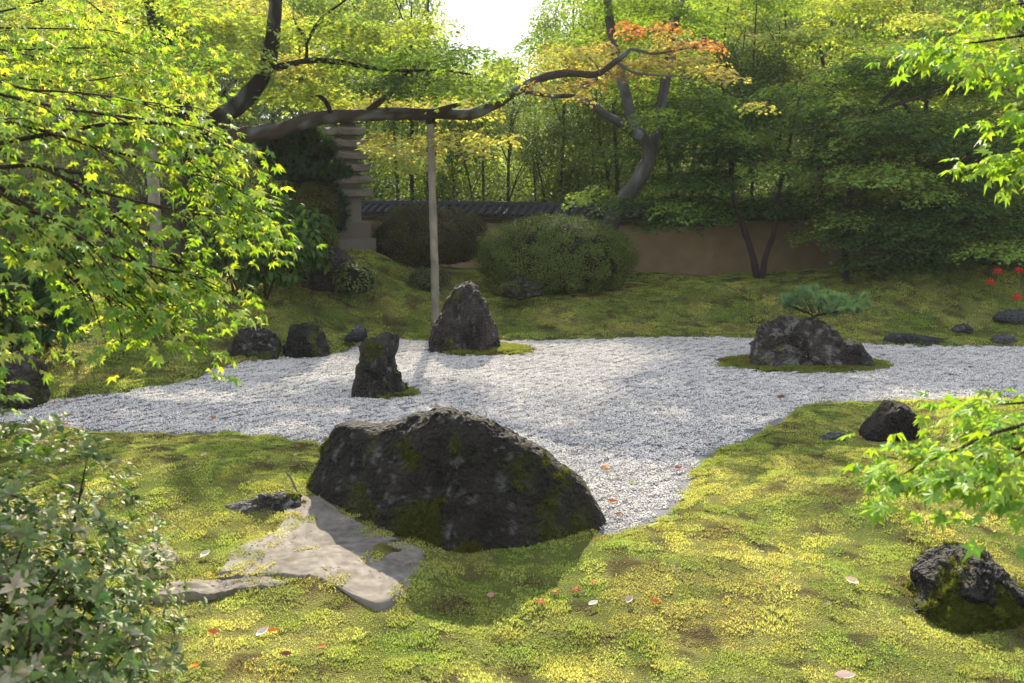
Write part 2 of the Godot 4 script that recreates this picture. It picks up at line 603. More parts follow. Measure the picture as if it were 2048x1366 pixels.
# ---------------------------------------------------------------- rocks
func rock(called: String, label: String, px: Array, d: float, df: float, db: float, o := {}) -> Node3D:
	# px: the outline as surveyed, on the upright plane at distance d; df / db: how far it bulges to the front and to the back
	# line: how the distance of its foot runs from left to right; lean: how much farther the crest lies than the foot
	var poly := PackedVector2Array()
	var line: Array = o.get("line", [[0, d]])
	var lean: float = o.get("lean", 0.0)
	var v_top := 1e9
	var v_low := -1e9
	for e in px:
		v_top = minf(v_top, e[1])
		v_low = maxf(v_low, e[1])
	var lx := []
	for e in line:
		lx.append([at(e[0], 1000, e[1]).x, float(e[1])])
	var y_top := -1e9
	var y_low := 1e9
	for e in px:
		var w := at(e[0], e[1], along(line, e[0]) + lean * (v_low - e[1]) / (v_low - v_top))
		poly.append(Vector2(w.x, w.y))
		y_top = maxf(y_top, w.y)
		y_low = minf(y_low, w.y)
	var c := Vector2.ZERO
	for q in poly: c += q
	c /= poly.size()
	if o.has("center"):
		var w := at(o.center[0], o.center[1], d)
		c = Vector2(w.x, w.y)
	var seg: int = o.get("seg", 96)
	var ring: int = o.get("ring", 48)
	var size := sqrt(absf(poly_area(poly)))
	var rad := PackedFloat32Array()
	for j in seg:
		var a := TAU * j / seg
		var far := c + Vector2(cos(a), sin(a)) * 50.0
		var best := 0.05 * size
		for k in poly.size():
			var hit = Geometry2D.segment_intersects_segment(c, far, poly[k], poly[(k + 1) % poly.size()])
			if hit != null: best = maxf(best, c.distance_to(hit))
		rad.append(best)
	for pass_ in 1:
		var r2 := rad.duplicate()
		for j in seg: rad[j] = 0.15 * r2[(j + seg - 1) % seg] + 0.7 * r2[j] + 0.15 * r2[(j + 1) % seg]
	var pole := c
	if o.has("pole"):
		var w := at(o.pole[0], o.pole[1], d)
		pole = Vector2(w.x, w.y)
	var ex: float = o.get("ex", 0.55)
	var ez: float = o.get("ez", 0.75)
	var rough: float = o.get("rough", 1.0)
	var off := Vector3(o.get("seed", 1) * 17.3, 0, 0)
	var stretch: Vector3 = o.get("grain", Vector3.ONE)
	var b := MB.new()
	for i in ring + 1:
		var f := PI / 2 * sin(PI / 2 * (2.0 * i / ring - 1.0))
		var q := pow(maxf(cos(f), 0.0), ex)
		var s := signf(sin(f)) * pow(absf(sin(f)), ez)
		if f < 0:
			q = pow(maxf(cos(f), 0.0), 1.0)
			s = -pow(absf(sin(f)), 1.0)
		for j in seg:
			var a := TAU * j / seg
			var p2 := c + Vector2(cos(a), sin(a)) * rad[j] * q + (pole - c) * (1.0 - q)
			var z0 := -along(lx, p2.x) - lean * clampf((p2.y - y_low) / (y_top - y_low), 0.0, 1.0)
			var p := Vector3(p2.x, p2.y, z0 + (s * df if s > 0 else s * db))
			var out := Vector3(p2.x - c.x, p2.y - c.y, (p.z - z0) * 1.2).normalized()
			var g := (p + off) * stretch / size
			var w := 0.055 * n_ridge.get_noise_3dv(g * 1.6) + 0.05 * n_cell.get_noise_3dv(g * 2.6) + 0.035 * n_mid.get_noise_3dv(g * 1.5) + 0.014 * n_fine.get_noise_3dv(g * 1.1) + 0.03 * float(o.get("facet", 1.0)) * n_facet.get_noise_3dv(g * 3.0) - 0.035 * smoothstep(-0.80, -0.98, n_crack.get_noise_3dv(g * 2.3)) + 0.012 * n_ridge.get_noise_3dv(g * 6.0)
			b.v.append(p + out * w * size * rough)
	b.grid(seg, ring + 1, true)
	b.flip()
	var n := b.normals()
	var base: Color = o.get("color", Color(0.055, 0.05, 0.043))
	var spot: Color = o.get("spot", Color(0.20, 0.20, 0.18))
	var some: float = o.get("spots", 0.3)
	var green: float = o.get("green", 0.4)
	var moss: Color = o.get("moss", Color(0.10, 0.115, 0.018))
	var floor_y := ground_y(c.x, -d)
	for k in b.v.size():
		var p := b.v[k]
		var g := (p + off) * stretch
		var col := tint(base, 1.0 + 0.9 * n_mid.get_noise_3dv(g * 2.2) + 0.5 * n_fine.get_noise_3dv(g * 2.0))
		var l := n_mid.get_noise_3dv(g * 5.0 / clampf(size, 0.4, 0.9)) + 0.5 * n_fine.get_noise_3dv(g * 3.0)
		col = col.lerp(spot, smoothstep(0.62 - some, 0.85 - some, l) * 0.75)
		var low := smoothstep(0.35 * size, 0.0, p.y - floor_y)
		var mm := green * (0.55 + 0.9 * low + 0.7 * maxf(n[k].y, 0.0)) + 0.9 * n_mid.get_noise_3dv(g * 2.0 + Vector3(5, 9, 2))
		col = col.lerp(tint(moss, 0.7 + 0.6 * absf(n_fine.get_noise_3dv(g * 3.0))), smoothstep(0.50, 0.85, mm))
		b.c.append(Color(maxf(col.r, 0.004), maxf(col.g, 0.004), maxf(col.b, 0.004)))
	var root: Node3D = put(called, b.done(true), M.rock)
	tag(root, label, "rock", o.get("group", ""))
	# moss clinging to it
	var tufts: float = o.get("tufts", 0.0)
	if tufts > 0:
		var xf := []
		var co := []
		for k in range(0, b.v.size()):
			var p := b.v[k]
			var low := smoothstep(0.5 * size, 0.0, p.y - floor_y)
			if p.y > floor_y - 0.03 and b.c[k].g > b.c[k].r * 1.06 and b.c[k].g > 0.03 and rng.randf() < tufts * (0.3 + low):
				xf.append(Transform3D(basis_up(n[k] + Vector3(0, 0.3, 0), rr(0, TAU)) * rr(0.6, 1.1), p))
				co.append(jit(tint(moss, 1.7), 0.3))
		if xf.size(): scatter("moss_tufts", M.tuft_mesh, M.sprig, xf, co, root)
	return root

func along(list: Array, x: float) -> float:
	if x <= list[0][0]: return list[0][1]
	for k in list.size() - 1:
		if x <= list[k + 1][0]:
			return lerpf(list[k][1], list[k + 1][1], (x - list[k][0]) / (list[k + 1][0] - list[k][0]))
	return list[-1][1]

func poly_area(p: PackedVector2Array) -> float:
	var a := 0.0
	for k in p.size():
		a += p[k].cross(p[(k + 1) % p.size()])
	return a * 0.5

func slab(called: String, label: String, px: Array, top: float, thick: float, col: Color, o := {}) -> Node3D:
	# a flat stone: outline surveyed on the level plane y = top
	var poly := PackedVector2Array()
	for e in px:
		var r := at(e[0], e[1], 1.0) - EYE
		var t := (top - EYE.y) / r.y
		poly.append(Vector2(r.x * t, r.z * t))
	slabs.append([poly, top])
	var c := Vector2.ZERO
	for q in poly: c += q
	c /= poly.size()
	var seg := 120
	var rings := [0.004, 0.04, 0.08, 0.12, 0.16, 0.2, 0.25, 0.3, 0.35, 0.4, 0.45, 0.5, 0.55, 0.6, 0.65, 0.7, 0.74, 0.78, 0.82, 0.86, 0.89, 0.92, 0.95, 0.965, 0.98, 0.99, 1.0, 1.02]
	var b := MB.new()
	var size := sqrt(absf(poly_area(poly)))
	for i in rings.size():
		for j in seg:
			var a := TAU * j / seg
			var far := c + Vector2(cos(a), sin(a)) * 20.0
			var r := 0.05
			for k in poly.size():
				var hit = Geometry2D.segment_intersects_segment(c, far, poly[k], poly[(k + 1) % poly.size()])
				if hit != null: r = maxf(r, c.distance_to(hit))
			r *= 1.0 + 0.03 * n_fine.get_noise_2d(cos(a) * 2.0, sin(a) * 2.0) + 0.05 * n_facet.get_noise_2d(cos(a) * 4.0, sin(a) * 4.0)
			var q: float = rings[i]
			var p := c + Vector2(cos(a), sin(a)) * r * minf(q, 1.0)
			var drop := 0.0 if q < 0.95 else thick * pow((q - 0.95) / 0.07, 1.5)
			var crust := float(o.get("crust", 0.0))
			if crust > 0.0: drop += crust * (n_facet.get_noise_2d(p.x * 6.0, p.y * 9.0) + 0.7 * n_fine.get_noise_2d(p.x * 3.0, p.y * 3.0)) + 0.06 * q * q
			var y := top + float(o.get("wave", 0.02)) * (n_mid.get_noise_2d(p.x * 2.0, p.y * 2.0) + 0.5 * n_fine.get_noise_2d(p.x * 1.4, p.y * 1.4)) - drop
			b.v.append(Vector3(p.x, y, p.y))
			var k2 := 1.0 + 0.22 * n_mid.get_noise_2d(p.x * 2.4, p.y * 2.4) + 0.3 * n_fine.get_noise_2d(p.x * 2.0, p.y * 2.0)
			var cc := tint(col, k2)
			cc = cc.lerp(Color(0.09, 0.075, 0.055), smoothstep(0.25, 0.45, n_mid.get_noise_2d(p.x * 2.1 + 20.0, p.y * 7.0)) * 0.4)
			cc = cc.lerp(o.get("spot", cc), smoothstep(0.05, 0.25, n_mid.get_noise_2d(p.x * 6.0, p.y * 6.0)) * 0.8)
			b.c.append(cc)
	b.grid(seg, rings.size(), true)
	var nn := b.normals()
	if nn[seg * 4].y < 0: b.flip()
	var root := put(called, b.done(true), M.slab)
	tag(root, label, "rock", "")
	return root


# ---------------------------------------------------------------- foliage
const GREEN := Color(0.210, 0.325, 0.070)
const DEEP := Color(0.062, 0.120, 0.032)
const LIME := Color(0.390, 0.480, 0.130)
const YELLOW := Color(0.540, 0.540, 0.215)
const ORANGE := Color(0.560, 0.395, 0.220)
const RED := Color(0.560, 0.150, 0.100)

var bag_x := []
var bag_c := []

func pad(c: Vector3, r: Vector3, n: int, col: Color, size := 1.0, droop := 0.5) -> void:
	# one flat tier of a maple: sprays spread through a drooping lens
	for k in n:
		var a := rr(0, TAU)
		var q := sqrt(rng.randf())
		var p := c + Vector3(sin(a) * q * r.x, rr(-1, 1) * r.y * (1.0 - 0.5 * q) - droop * q * q * r.y, cos(a) * q * r.z)
		var up := Vector3(sin(a) * q * 0.35 + rr(-0.25, 0.25), 1.0, cos(a) * q * 0.35 + rr(-0.25, 0.25))
		bag_x.append(Transform3D(basis_up(up, rr(0, TAU)) * rr(0.75, 1.2) * size, p))
		bag_c.append(jit(col, 0.18))

func pads(list: Array, dense := 46.0, size := 1.0) -> void:
	# [u, v, distance, half width, half height (survey pixels), colour]
	for e in list:
		var c := at(e[0], e[1], e[2])
		var k: float = e[2] / F
		var r := Vector3(e[3] * k, e[4] * k, e[3] * k * 0.75)
		pad(c, r, int(maxf(6.0, PI * r.x * r.z * dense)), e[5], size)

func fill(n: int, box: Array, d0: float, d1: float, w: float, h: float, cols: Array, dense := 46.0, size := 1.0) -> void:
	for k in n:
		var e := [rr(box[0], box[1]), rr(box[2], box[3]), rr(d0, d1), w * rr(0.7, 1.3), h * rr(0.7, 1.3), cols[rng.randi() % cols.size()]]
		pads([e], dense, size)

func crown(parent: Node3D, called: String, mesh: Mesh, m: String) -> void:
	scatter(called, mesh, M[m], bag_x, bag_c, parent)
	bag_x = []
	bag_c = []


# leaves near the eye: each of the largest is a part of its own
var near_leaves := []
func twig_leaves(path: Array, gap: float, size: float, col: Array, side := 0.0, spread := 0.10) -> void:
	var pts := curve_points(path, gap)
	for k in pts.size():
		var p: Vector3 = pts[k][0]
		var d: Vector3 = (pts[mini(k + 1, pts.size() - 1)][0] - pts[maxi(k - 1, 0)][0])
		d.y *= 0.4
		var head := atan2(d.x, d.z)
		for s in [-1, 1]:
			var yaw: float = head + s * rr(0.35, 1.25)
			var off := Vector3(sin(yaw), 0, cos(yaw)) * rr(0.2, 1.0) * spread + Vector3(0, rr(-0.05, 0.02), 0)
			var sz := size * rr(0.65, 1.15)
			var x := turned(p + off + Vector3(rr(-1, 1), rr(-0.6, 0.6), rr(-1, 1)) * side, yaw + rr(-0.3, 0.3), rr(0.0, 1.15), rr(-0.6, 0.6))
			near_leaves.append([x, sz, jit(col[rng.randi() % col.size()], 0.15)])

func finish_leaves(root: Node3D, lobes: int, m: String, shapes: Array, limit := 300) -> void:
	# the leaves that show largest become parts, the rest one mass
	near_leaves.sort_custom(func(a, b): return a[1] / EYE.distance_to(a[0].origin) > b[1] / EYE.distance_to(b[0].origin))
	var xf := [[], [], [], []]
	var co := [[], [], [], []]
	var mats := {}
	for k in near_leaves.size():
		var e: Array = near_leaves[k]
		var x: Transform3D = e[0]
		x.basis = x.basis * Basis.from_scale(Vector3(e[1] * rr(0.8, 1.15), e[1] * rr(0.5, 1.6), e[1]))
		if k < limit:
			var step := Color(snappedf(e[2].r, 0.05), snappedf(e[2].g, 0.05), snappedf(e[2].b, 0.02))
			if not mats.has(step):
				var mm: StandardMaterial3D = M[m].duplicate()
				mm.vertex_color_use_as_albedo = true
				mm.albedo_color = Color(maxf(step.r, 0.03), maxf(step.g, 0.03), maxf(step.b, 0.01)).linear_to_srgb()
				mats[step] = mm
			var o := MeshInstance3D.new()
			o.name = "leaf"
			o.mesh = shapes[k % shapes.size()]
			o.material_override = mats[step]
			o.transform = Transform3D(x.basis, x.origin - root.position)
			root.add_child(o, true)
		else:
			xf[k % shapes.size()].append(x)
			co[k % shapes.size()].append(e[2])
	near_leaves = []
	for k in shapes.size():
		if xf[k].size(): scatter("leaves", shapes[k], M[m], xf[k], co[k], root)

func leaf_shapes(lobes: int) -> Array:
	var out := []
	for k in 4:
		var b := MB.new()
		maple_leaf(b, turned(Vector3(0, 0, 0.35), rr(-0.1, 0.1), 0.0, rr(-0.1, 0.1)), 1.0 + k * 0.001, lobes if k < 3 else 5, Color(1, 1, 1), [0.10, 0.20, 0.34, 0.22][k])
		out.append(b.done())
	return out

func twig(root: Node3D, path: Array, col: Color) -> void:
	var b := MB.new()
	tube(b, path, 6, col, 0.15, 0.06)
	put("twig", b.done(true), M.bark, root)

func px_path(px: Array, r0: float, r1: float) -> Array:
	var out := []
	for k in px.size():
		out.append([at(px[k][0], px[k][1], px[k][2]), lerpf(r0, r1, k / float(px.size() - 1))])
	return out


# ---------------------------------------------------------------- clipped shrubs
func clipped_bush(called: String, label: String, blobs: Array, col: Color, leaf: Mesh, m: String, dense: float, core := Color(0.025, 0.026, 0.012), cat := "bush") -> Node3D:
	# blobs: [centre, radii]; the leaves sit in the outer skin, the twigs inside are a dark mass
	var root := thing(called, Vector3(blobs[0][0].x, ground_y(blobs[0][0].x, blobs[0][0].z), blobs[0][0].z), label, cat)
	var b := MB.new()
	for e in blobs:
		var c: Vector3 = e[0]
		var r: Vector3 = e[1]
		for y in 17:
			for x in 28:
				var f := -PI / 2 + PI * y / 16.0
				var a := -TAU * x / 28.0
				var d := Vector3(cos(a) * cos(f), sin(f), sin(a) * cos(f))
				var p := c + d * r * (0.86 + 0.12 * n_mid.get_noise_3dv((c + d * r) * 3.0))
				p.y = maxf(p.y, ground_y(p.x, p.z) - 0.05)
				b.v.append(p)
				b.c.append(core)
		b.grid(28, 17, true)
		var area: float = 4.0 * PI * pow((pow(r.x * r.y, 1.6) + pow(r.x * r.z, 1.6) + pow(r.y * r.z, 1.6)) / 3.0, 1.0 / 1.6)
		for k in int(area * dense):
			var f := asin(rr(-0.75, 1.0))
			var a := rr(0, TAU)
			var d := Vector3(cos(a) * cos(f), sin(f), sin(a) * cos(f))
			var q := c + d * r * (1.0 + 0.10 * n_mid.get_noise_3dv((c + d * r) * 3.0) + 0.07 * n_mid.get_noise_3dv((c + d * r) * 7.0) - 0.10 * rng.randf() * rng.randf() + 0.02 * rr(-1, 1) + (0.10 * rng.randf() if rng.randf() < 0.04 else 0.0))
			var skip := false
			for g in blobs:
				if g != e and ((q - g[0]) / (g[1] as Vector3)).length() < 0.9: skip = true
			if skip or q.y < ground_y(q.x, q.z): continue
			var up := (d / r).normalized() + Vector3(rr(-0.4, 0.4), 0.3 + rr(-0.3, 0.3), rr(-0.4, 0.4))
			bag_x.append(Transform3D(basis_up(up, rr(0, TAU)) * rr(0.75, 1.25), q))
			bag_c.append(jit(col, 0.25))
	put("branches", b.done(true), M.bark, root)
	crown(root, "foliage", leaf, m)
	return root


# ---------------------------------------------------------------- the grove behind the wall
func grove_tree(h: float, r: float, cr: Vector3, cy: float, n: int, mesh: Mesh, col: Array, bark: Color, low: float) -> Node3D:
	var root := Node3D.new()
	var b := MB.new()
	var lean := Vector3(rr(-0.3, 0.3), 0, rr(-0.2, 0.2))
	var top := Vector3(lean.x * 1.5, h, lean.z)
	tube(b, [[Vector3(0, -0.3, 0), r], [Vector3(lean.x * 0.3 + rr(-0.1, 0.1), h * 0.33, 0), r * 0.85], [Vector3(lean.x + rr(-0.12, 0.12), h * 0.66, lean.z * 0.5), r * 0.6], [top, r * 0.25]], 7, bark, 0.2, 0.3)
	var t := MeshInstance3D.new()
	t.name = "trunk"
	t.mesh = b.done(true)
	t.material_override = M.bark
	root.add_child(t)
	for k in 5:
		b = MB.new()
		var y := h * rr(0.3, 0.8)
		var s := Vector3(lean.x * y / h, y, 0)
		var a := rr(0, TAU)
		var e := s + Vector3(sin(a) * cr.x * 0.8, h * rr(0.12, 0.25), cos(a) * cr.z * 0.8)
		tube(b, [[s, r * 0.45], [s.lerp(e, 0.5) + Vector3(0, 0.12, 0), r * 0.3], [e, r * 0.12]], 5, bark, 0.2, 0.3)
		t = MeshInstance3D.new()
		t.name = "branch"
		t.mesh = b.done(true)
		t.material_override = M.bark
		root.add_child(t, true)
	var lobes := []
	for k in 14:
		var a := rr(0, TAU)
		var f := rr(-0.9, 1.0)
		lobes.append([Vector3(sin(a), 0, cos(a)) * cr * sqrt(1.0 - f * f) * rr(0.5, 0.9) + Vector3(top.x * 0.7, cy + f * cr.y * 0.8, 0), cr * rr(0.30, 0.5)])
	for k in n:
		var p: Vector3
		if rng.randf() < low:
			p = Vector3(rr(-1, 1) * cr.x, rr(0.3, cy), rr(-1, 1) * cr.z)
		else:
			var l: Array = lobes[rng.randi() % 14]
			var d := Vector3(rr(-1, 1), rr(-1, 1), rr(-1, 1)).normalized() * pow(rng.randf(), 0.4)
			p = l[0] + d * (l[1] as Vector3)
		bag_x.append(Transform3D(basis_up(Vector3(rr(-0.5, 0.5), 1, rr(-0.5, 0.5)), rr(0, TAU)) * rr(0.7, 1.2), p))
		bag_c.append(jit(col[rng.randi() % col.size()], 0.2))
	scatter("crown", mesh, M.grove, bag_x, bag_c, root)
	bag_x = []
	bag_c = []
	return root

func nth(k: int) -> String:
	var low := ["first", "second", "third", "fourth", "fifth", "sixth", "seventh", "eighth", "ninth", "tenth", "eleventh", "twelfth", "thirteenth", "fourteenth", "fifteenth", "sixteenth", "seventeenth", "eighteenth", "nineteenth"]
	if k <= 19: return low[k - 1]
	var tens: Array = ["twent", "thirt", "fort"]
	return tens[int(k / 10.0) - 2] + ("ieth" if k % 10 == 0 else "y-" + low[k % 10 - 1])

func plant_tree(proto: Node3D, called: String, u: float, d: float, s: Vector3, label: String, group: String, first: bool) -> void:
	var t := proto if first else proto.duplicate()
	t.name = numbered(called)
	add_child(t)
	var w := at(u, 400, d)
	t.position = Vector3(w.x, ground_y(w.x, w.z), w.z)
	t.rotation.y = rr(0, TAU)
	t.scale = s
	tag(t, label, "tree", group)


# ---------------------------------------------------------------- built things
func make_wall() -> void:
	var runs := [
		["low tan earthen wall with dark tiled roof running behind the clipped bushes", at(560, 500, 20.2), at(1425, 500, 17.0), 1.40, 0.0],
		["tan earthen wall section with tiled roof behind the forked maple trunks", at(1425, 500, 17.0), at(2420, 500, 18.4), 1.50, 0.001],
	]
	for e in runs:
		var a: Vector3 = e[1]
		var z: Vector3 = e[2]
		a.y = 0
		z.y = 0
		var dir := (z - a).normalized()
		var side := Vector3(-dir.z, 0, dir.x)
		if side.z < 0: side = -side           # towards the garden
		var base := Vector3(a.x, 0.0, a.z)
		var root := thing("earthen_wall", base, e[0], "wall")
		root.set_meta("kind", "structure")
		var l := a.distance_to(z)
		var x := Transform3D(Basis(dir, Vector3.UP, side), a)
		var top: float = e[3]
		var b := MB.new()
		b.box(Vector3(-0.055 if e[4] > 0 else 0.0, -0.3, -0.17), Vector3(l if e[4] > 0 else l + 0.055, top, 0.17), x, Color(0.240, 0.180, 0.105))
		put("plaster", b.done(), M.clay, root)
		b = MB.new()
		b.box(Vector3(-0.06 if e[4] > 0 else 0.0, top - 0.09, 0.172), Vector3(l if e[4] > 0 else l + 0.06, top - 0.03, 0.21), x, Color(0.10, 0.07, 0.05))
		put("eave_beam", b.done(), M.wood, root)
		b = MB.new()
		b.box(Vector3(-0.05, top, -0.36), Vector3(l, top + 0.035, 0.36), x, Color(0.09, 0.065, 0.05))
		put("eave_board", b.done(), M.wood, root)
		# roof: bedded pan courses, a row of half-round tiles each side, and a ridge
		b = MB.new()
		for s in [-1.0, 1.0]:
			b.quad(x * Vector3(-0.05, top + 0.045, s * 0.40), x * Vector3(l, top + 0.045, s * 0.40), x * Vector3(l, top + 0.22, s * 0.05), x * Vector3(-0.05, top + 0.22, s * 0.05), Color(0.035, 0.036, 0.038))
		put("roof_bed", b.done(), M.tile, root)
		var shape := MB.new()
		for row in 2:
			for k in 7:
				var f := PI * k / 6.0
				shape.v.append(Vector3(cos(f) * 0.055, sin(f) * 0.05, 0.0 if row == 0 else 1.0))
				shape.c.append(Color(0.042, 0.044, 0.048))
		shape.grid(7, 2, false)
		for k in 5: shape.tri(Vector3(0, 0, 1), Vector3(cos(PI * k / 6.0) * 0.055, sin(PI * k / 6.0) * 0.05, 1), Vector3(cos(PI * (k + 1) / 6.0) * 0.055, sin(PI * (k + 1) / 6.0) * 0.05, 1), Color(0.05, 0.05, 0.055))
		var tile := shape.done(true)
		var n := int(l / 0.17)
		for k in n:
			var o := MeshInstance3D.new()
			o.name = "roof_tile"
			o.mesh = tile
			o.material_override = M.tile
			var p := x * Vector3(k * 0.17 + 0.05, top + 0.215, 0.05)
			var q := x * Vector3(k * 0.17 + 0.05 + rr(-0.006, 0.006), top + 0.055 + rr(-0.004, 0.004), 0.41)
			var w := q - p
			var bx := dir
			o.transform = Transform3D(Basis(bx, w.normalized().cross(bx).normalized(), w), p - base)
			root.add_child(o, true)
		b = MB.new()
		tube(b, [[x * Vector3(-0.06, top + 0.24, 0), 0.075], [x * Vector3(l * 0.5, top + 0.245, 0), 0.075], [x * Vector3(l, top + 0.24, 0), 0.075]], 10, Color(0.045, 0.047, 0.05), 0.03, 0.4)
		put("ridge", b.done(true), M.tile, root)

func make_pagoda() -> void:
	var d := 15.6
	var foot := at(697, 505, d)
	foot.y = ground_y(foot.x, foot.z)
	var root := thing("stone_pagoda", foot, "grey stone pagoda of stacked square roofs beside the pruned pine", "pagoda")
	var turn := Basis(Vector3.UP, 0.62)
	var k := d / F
	var top_of := func(v: float) -> float: return at(697, v, d).y
	var stone := Color(0.29, 0.26, 0.23)
	var b := MB.new()
	b.box(Vector3(-0.34, -0.3, -0.34), Vector3(0.34, top_of.call(476) - foot.y, 0.34), Transform3D(turn, foot), tint(stone, 0.75))
	put("base_stone", b.done(), M.stone, root)
	b = MB.new()
	b.box(Vector3(-0.27, top_of.call(476) - foot.y, -0.27), Vector3(0.27, top_of.call(444) - foot.y, 0.27), Transform3D(turn, foot), tint(stone, 0.6))
	put("base_stone", b.done(), M.stone, root)
	b = MB.new()
	b.box(Vector3(-0.17, top_of.call(444) - foot.y, -0.17), Vector3(0.17, top_of.call(388) - foot.y, 0.17), Transform3D(turn, foot), tint(stone, 0.8))
	put("shaft", b.done(), M.stone, root)
	# tiers: [v of the eave's lower edge, half width]
	var tiers := [[392, 0.315], [366, 0.305], [342, 0.29], [318, 0.275], [294, 0.26], [270, 0.25], [246, 0.24]]
	for j in tiers.size():
		var y0: float = top_of.call(tiers[j][0]) - foot.y
		var w: float = tiers[j][1]
		b = MB.new()
		# ring of the roof: lower edge, upper edge (lifted at the corners), hip, neck
		var rows := [[0.90, -0.012, 0.0], [1.0, 0.0, 0.035], [1.0, 0.085, 0.035], [0.62, 0.135, 0.0], [0.50, 0.15, 0.0]]
		for r in rows:
			for s in 16:
				var side := int(s / 4)
				var t := (s % 4) / 4.0 * 2.0 - 1.0
				var p: Vector2 = [Vector2(t, -1), Vector2(1, t), Vector2(-t, 1), Vector2(-1, -t)][side]
				var lift: float = float(r[2]) * pow(absf(t), 3.0)
				var q := Vector3(p.x * w * r[0], y0 + r[1] + lift, p.y * w * r[0])
				q += Vector3(1, 1, 1) * 0.006 * n_fine.get_noise_3dv(q * 6.0)
				b.v.append(foot + turn * q)
				b.c.append(tint(stone, 0.9 + 0.5 * n_fine.get_noise_3dv(q * 4.0 + Vector3(j, 0, 0))))
		b.grid(16, rows.size(), true)
		b.tri(b.v[0], b.v[4], b.v[8], tint(stone, 0.5))
		b.tri(b.v[0], b.v[8], b.v[12], tint(stone, 0.5))
		put("roof", b.done(), M.stone, root)
		b = MB.new()
		var y1: float = (top_of.call(tiers[j + 1][0]) - foot.y) if j + 1 < tiers.size() else y0 + 0.22
		b.box(Vector3(-w * 0.52, y0 + 0.13, -w * 0.52), Vector3(w * 0.52, y1 + 0.0, w * 0.52), Transform3D(turn, foot), tint(stone, 0.85))
		put("storey", b.done(), M.stone, root)
	b = MB.new()
	var y2: float = top_of.call(246) - foot.y + 0.2
	tube(b, [[foot + Vector3(0, y2, 0), 0.07], [foot + Vector3(0, y2 + 0.08, 0), 0.05], [foot + Vector3(0, y2 + 0.16, 0), 0.06], [foot + Vector3(0, y2 + 0.3, 0), 0.03]], 8, stone, 0.05, 0.04)
	put("finial", b.done(true), M.stone, root)

func make_post(u0: float, v0: float, u1: float, v1: float, d: float, r: float, label: String) -> void:
	var lo := at(u0, v0, d)
	var hi := at(u1, v1, d)
	var g := ground_y(lo.x, lo.z)
	lo.y = g
	var root := thing("branch_prop", lo, label, "post")
	var b := MB.new()
	tube(b, [[lo - Vector3(0, 0.2, 0), r * 1.05], [lo.lerp(hi, 0.3) + Vector3(0.006, 0, 0), r * 1.03], [lo.lerp(hi, 0.65), r * 0.95], [hi, r * 0.9]], 14, Color(0.34, 0.305, 0.235), 0.10, 0.08)
	put("pole", b.done(true), M.wood, root)
	b = MB.new()
	for k in 6:
		var pts := []
		for j in 15:
			var a := TAU * j / 14.0
			pts.append([hi + Vector3(cos(a) * r * 1.12, -0.10 + k * 0.022 + 0.004 * sin(a * 2.0 + k), sin(a) * r * 1.12), 0.011])
		tube(b, pts, 5, Color(0.06, 0.045, 0.035), 0.1, 0.05)
	put("rope_binding", b.done(true), M.bark, root)

func make_lily(u: float, v0: float, v1: float, d: float, lean: float, label: String) -> void:
	var w := at(u, v0, d)
	w.y = ground_y(w.x, w.z)
	var hi := at(u + lean, v1, d)
	var root := thing("spider_lily", w, label, "flower", "red spider lilies on the right bank")
	var b := MB.new()
	tube(b, [[w - Vector3(0, 0.05, 0), 0.008], [w.lerp(hi, 0.5) + Vector3(0.01, 0, 0), 0.007], [hi, 0.006]], 6, Color(0.16, 0.22, 0.06), 0.05, 0.05)
	put("stem", b.done(true), M.petal, root)
	b = MB.new()
	for k in 7:
		var a := TAU * k / 7.0 + rr(-0.2, 0.2)
		var o := hi + Vector3(cos(a), 0.1, sin(a)) * 0.02
		for j in 6:
			var e := TAU * j / 6.0
			var dir := (Vector3(cos(a), 0.5, sin(a)) + Vector3(cos(e) * sin(a), sin(e), -cos(e) * cos(a)) * 0.9).normalized()
			var side := dir.cross(Vector3.UP).normalized() * 0.007
			var m := o + dir * 0.045
			var t := o + dir * 0.06 + Vector3(-cos(a) * 0.02, 0.02, -sin(a) * 0.02)
			var col := Color(0.62, 0.03, 0.025)
			b.quad(o - side * 0.5, m - side, m + side, o + side * 0.5, col)
			b.tri(m - side, t, m + side, col)
		var s := o + Vector3(cos(a) * 0.11, 0.05, sin(a) * 0.11)
		b.tri(o, o + Vector3(0, 0.003, 0), s, Color(0.6, 0.05, 0.03))
	put("flower_head", b.done(), M.petal, root)

func dry_leaf(kind: int, s: float) -> ArrayMesh:
	var b := MB.new()
	if kind == 0:
		maple_leaf(b, turned(Vector3.ZERO, 0, 0, rr(-0.3, 0.3)), s, 5, Color(1, 1, 1))
	else:
		# a curled oval blade
		var rows := 6
		for y in rows:
			for x in 5:
				var t := y / float(rows - 1)
				var a := (x - 2) * 0.5
				var w := s * 0.28 * sin(PI * clampf(t * 0.92 + 0.05, 0, 1))
				b.v.append(Vector3(sin(a) * w * 1.2, (1.0 - cos(a)) * w * 1.3 + 0.12 * s * pow(t - 0.5, 2.0) * 4.0, (t - 0.5) * s))
				b.c.append(Color(1, 1, 1))
		b.grid(5, rows, false)
	return b.done()

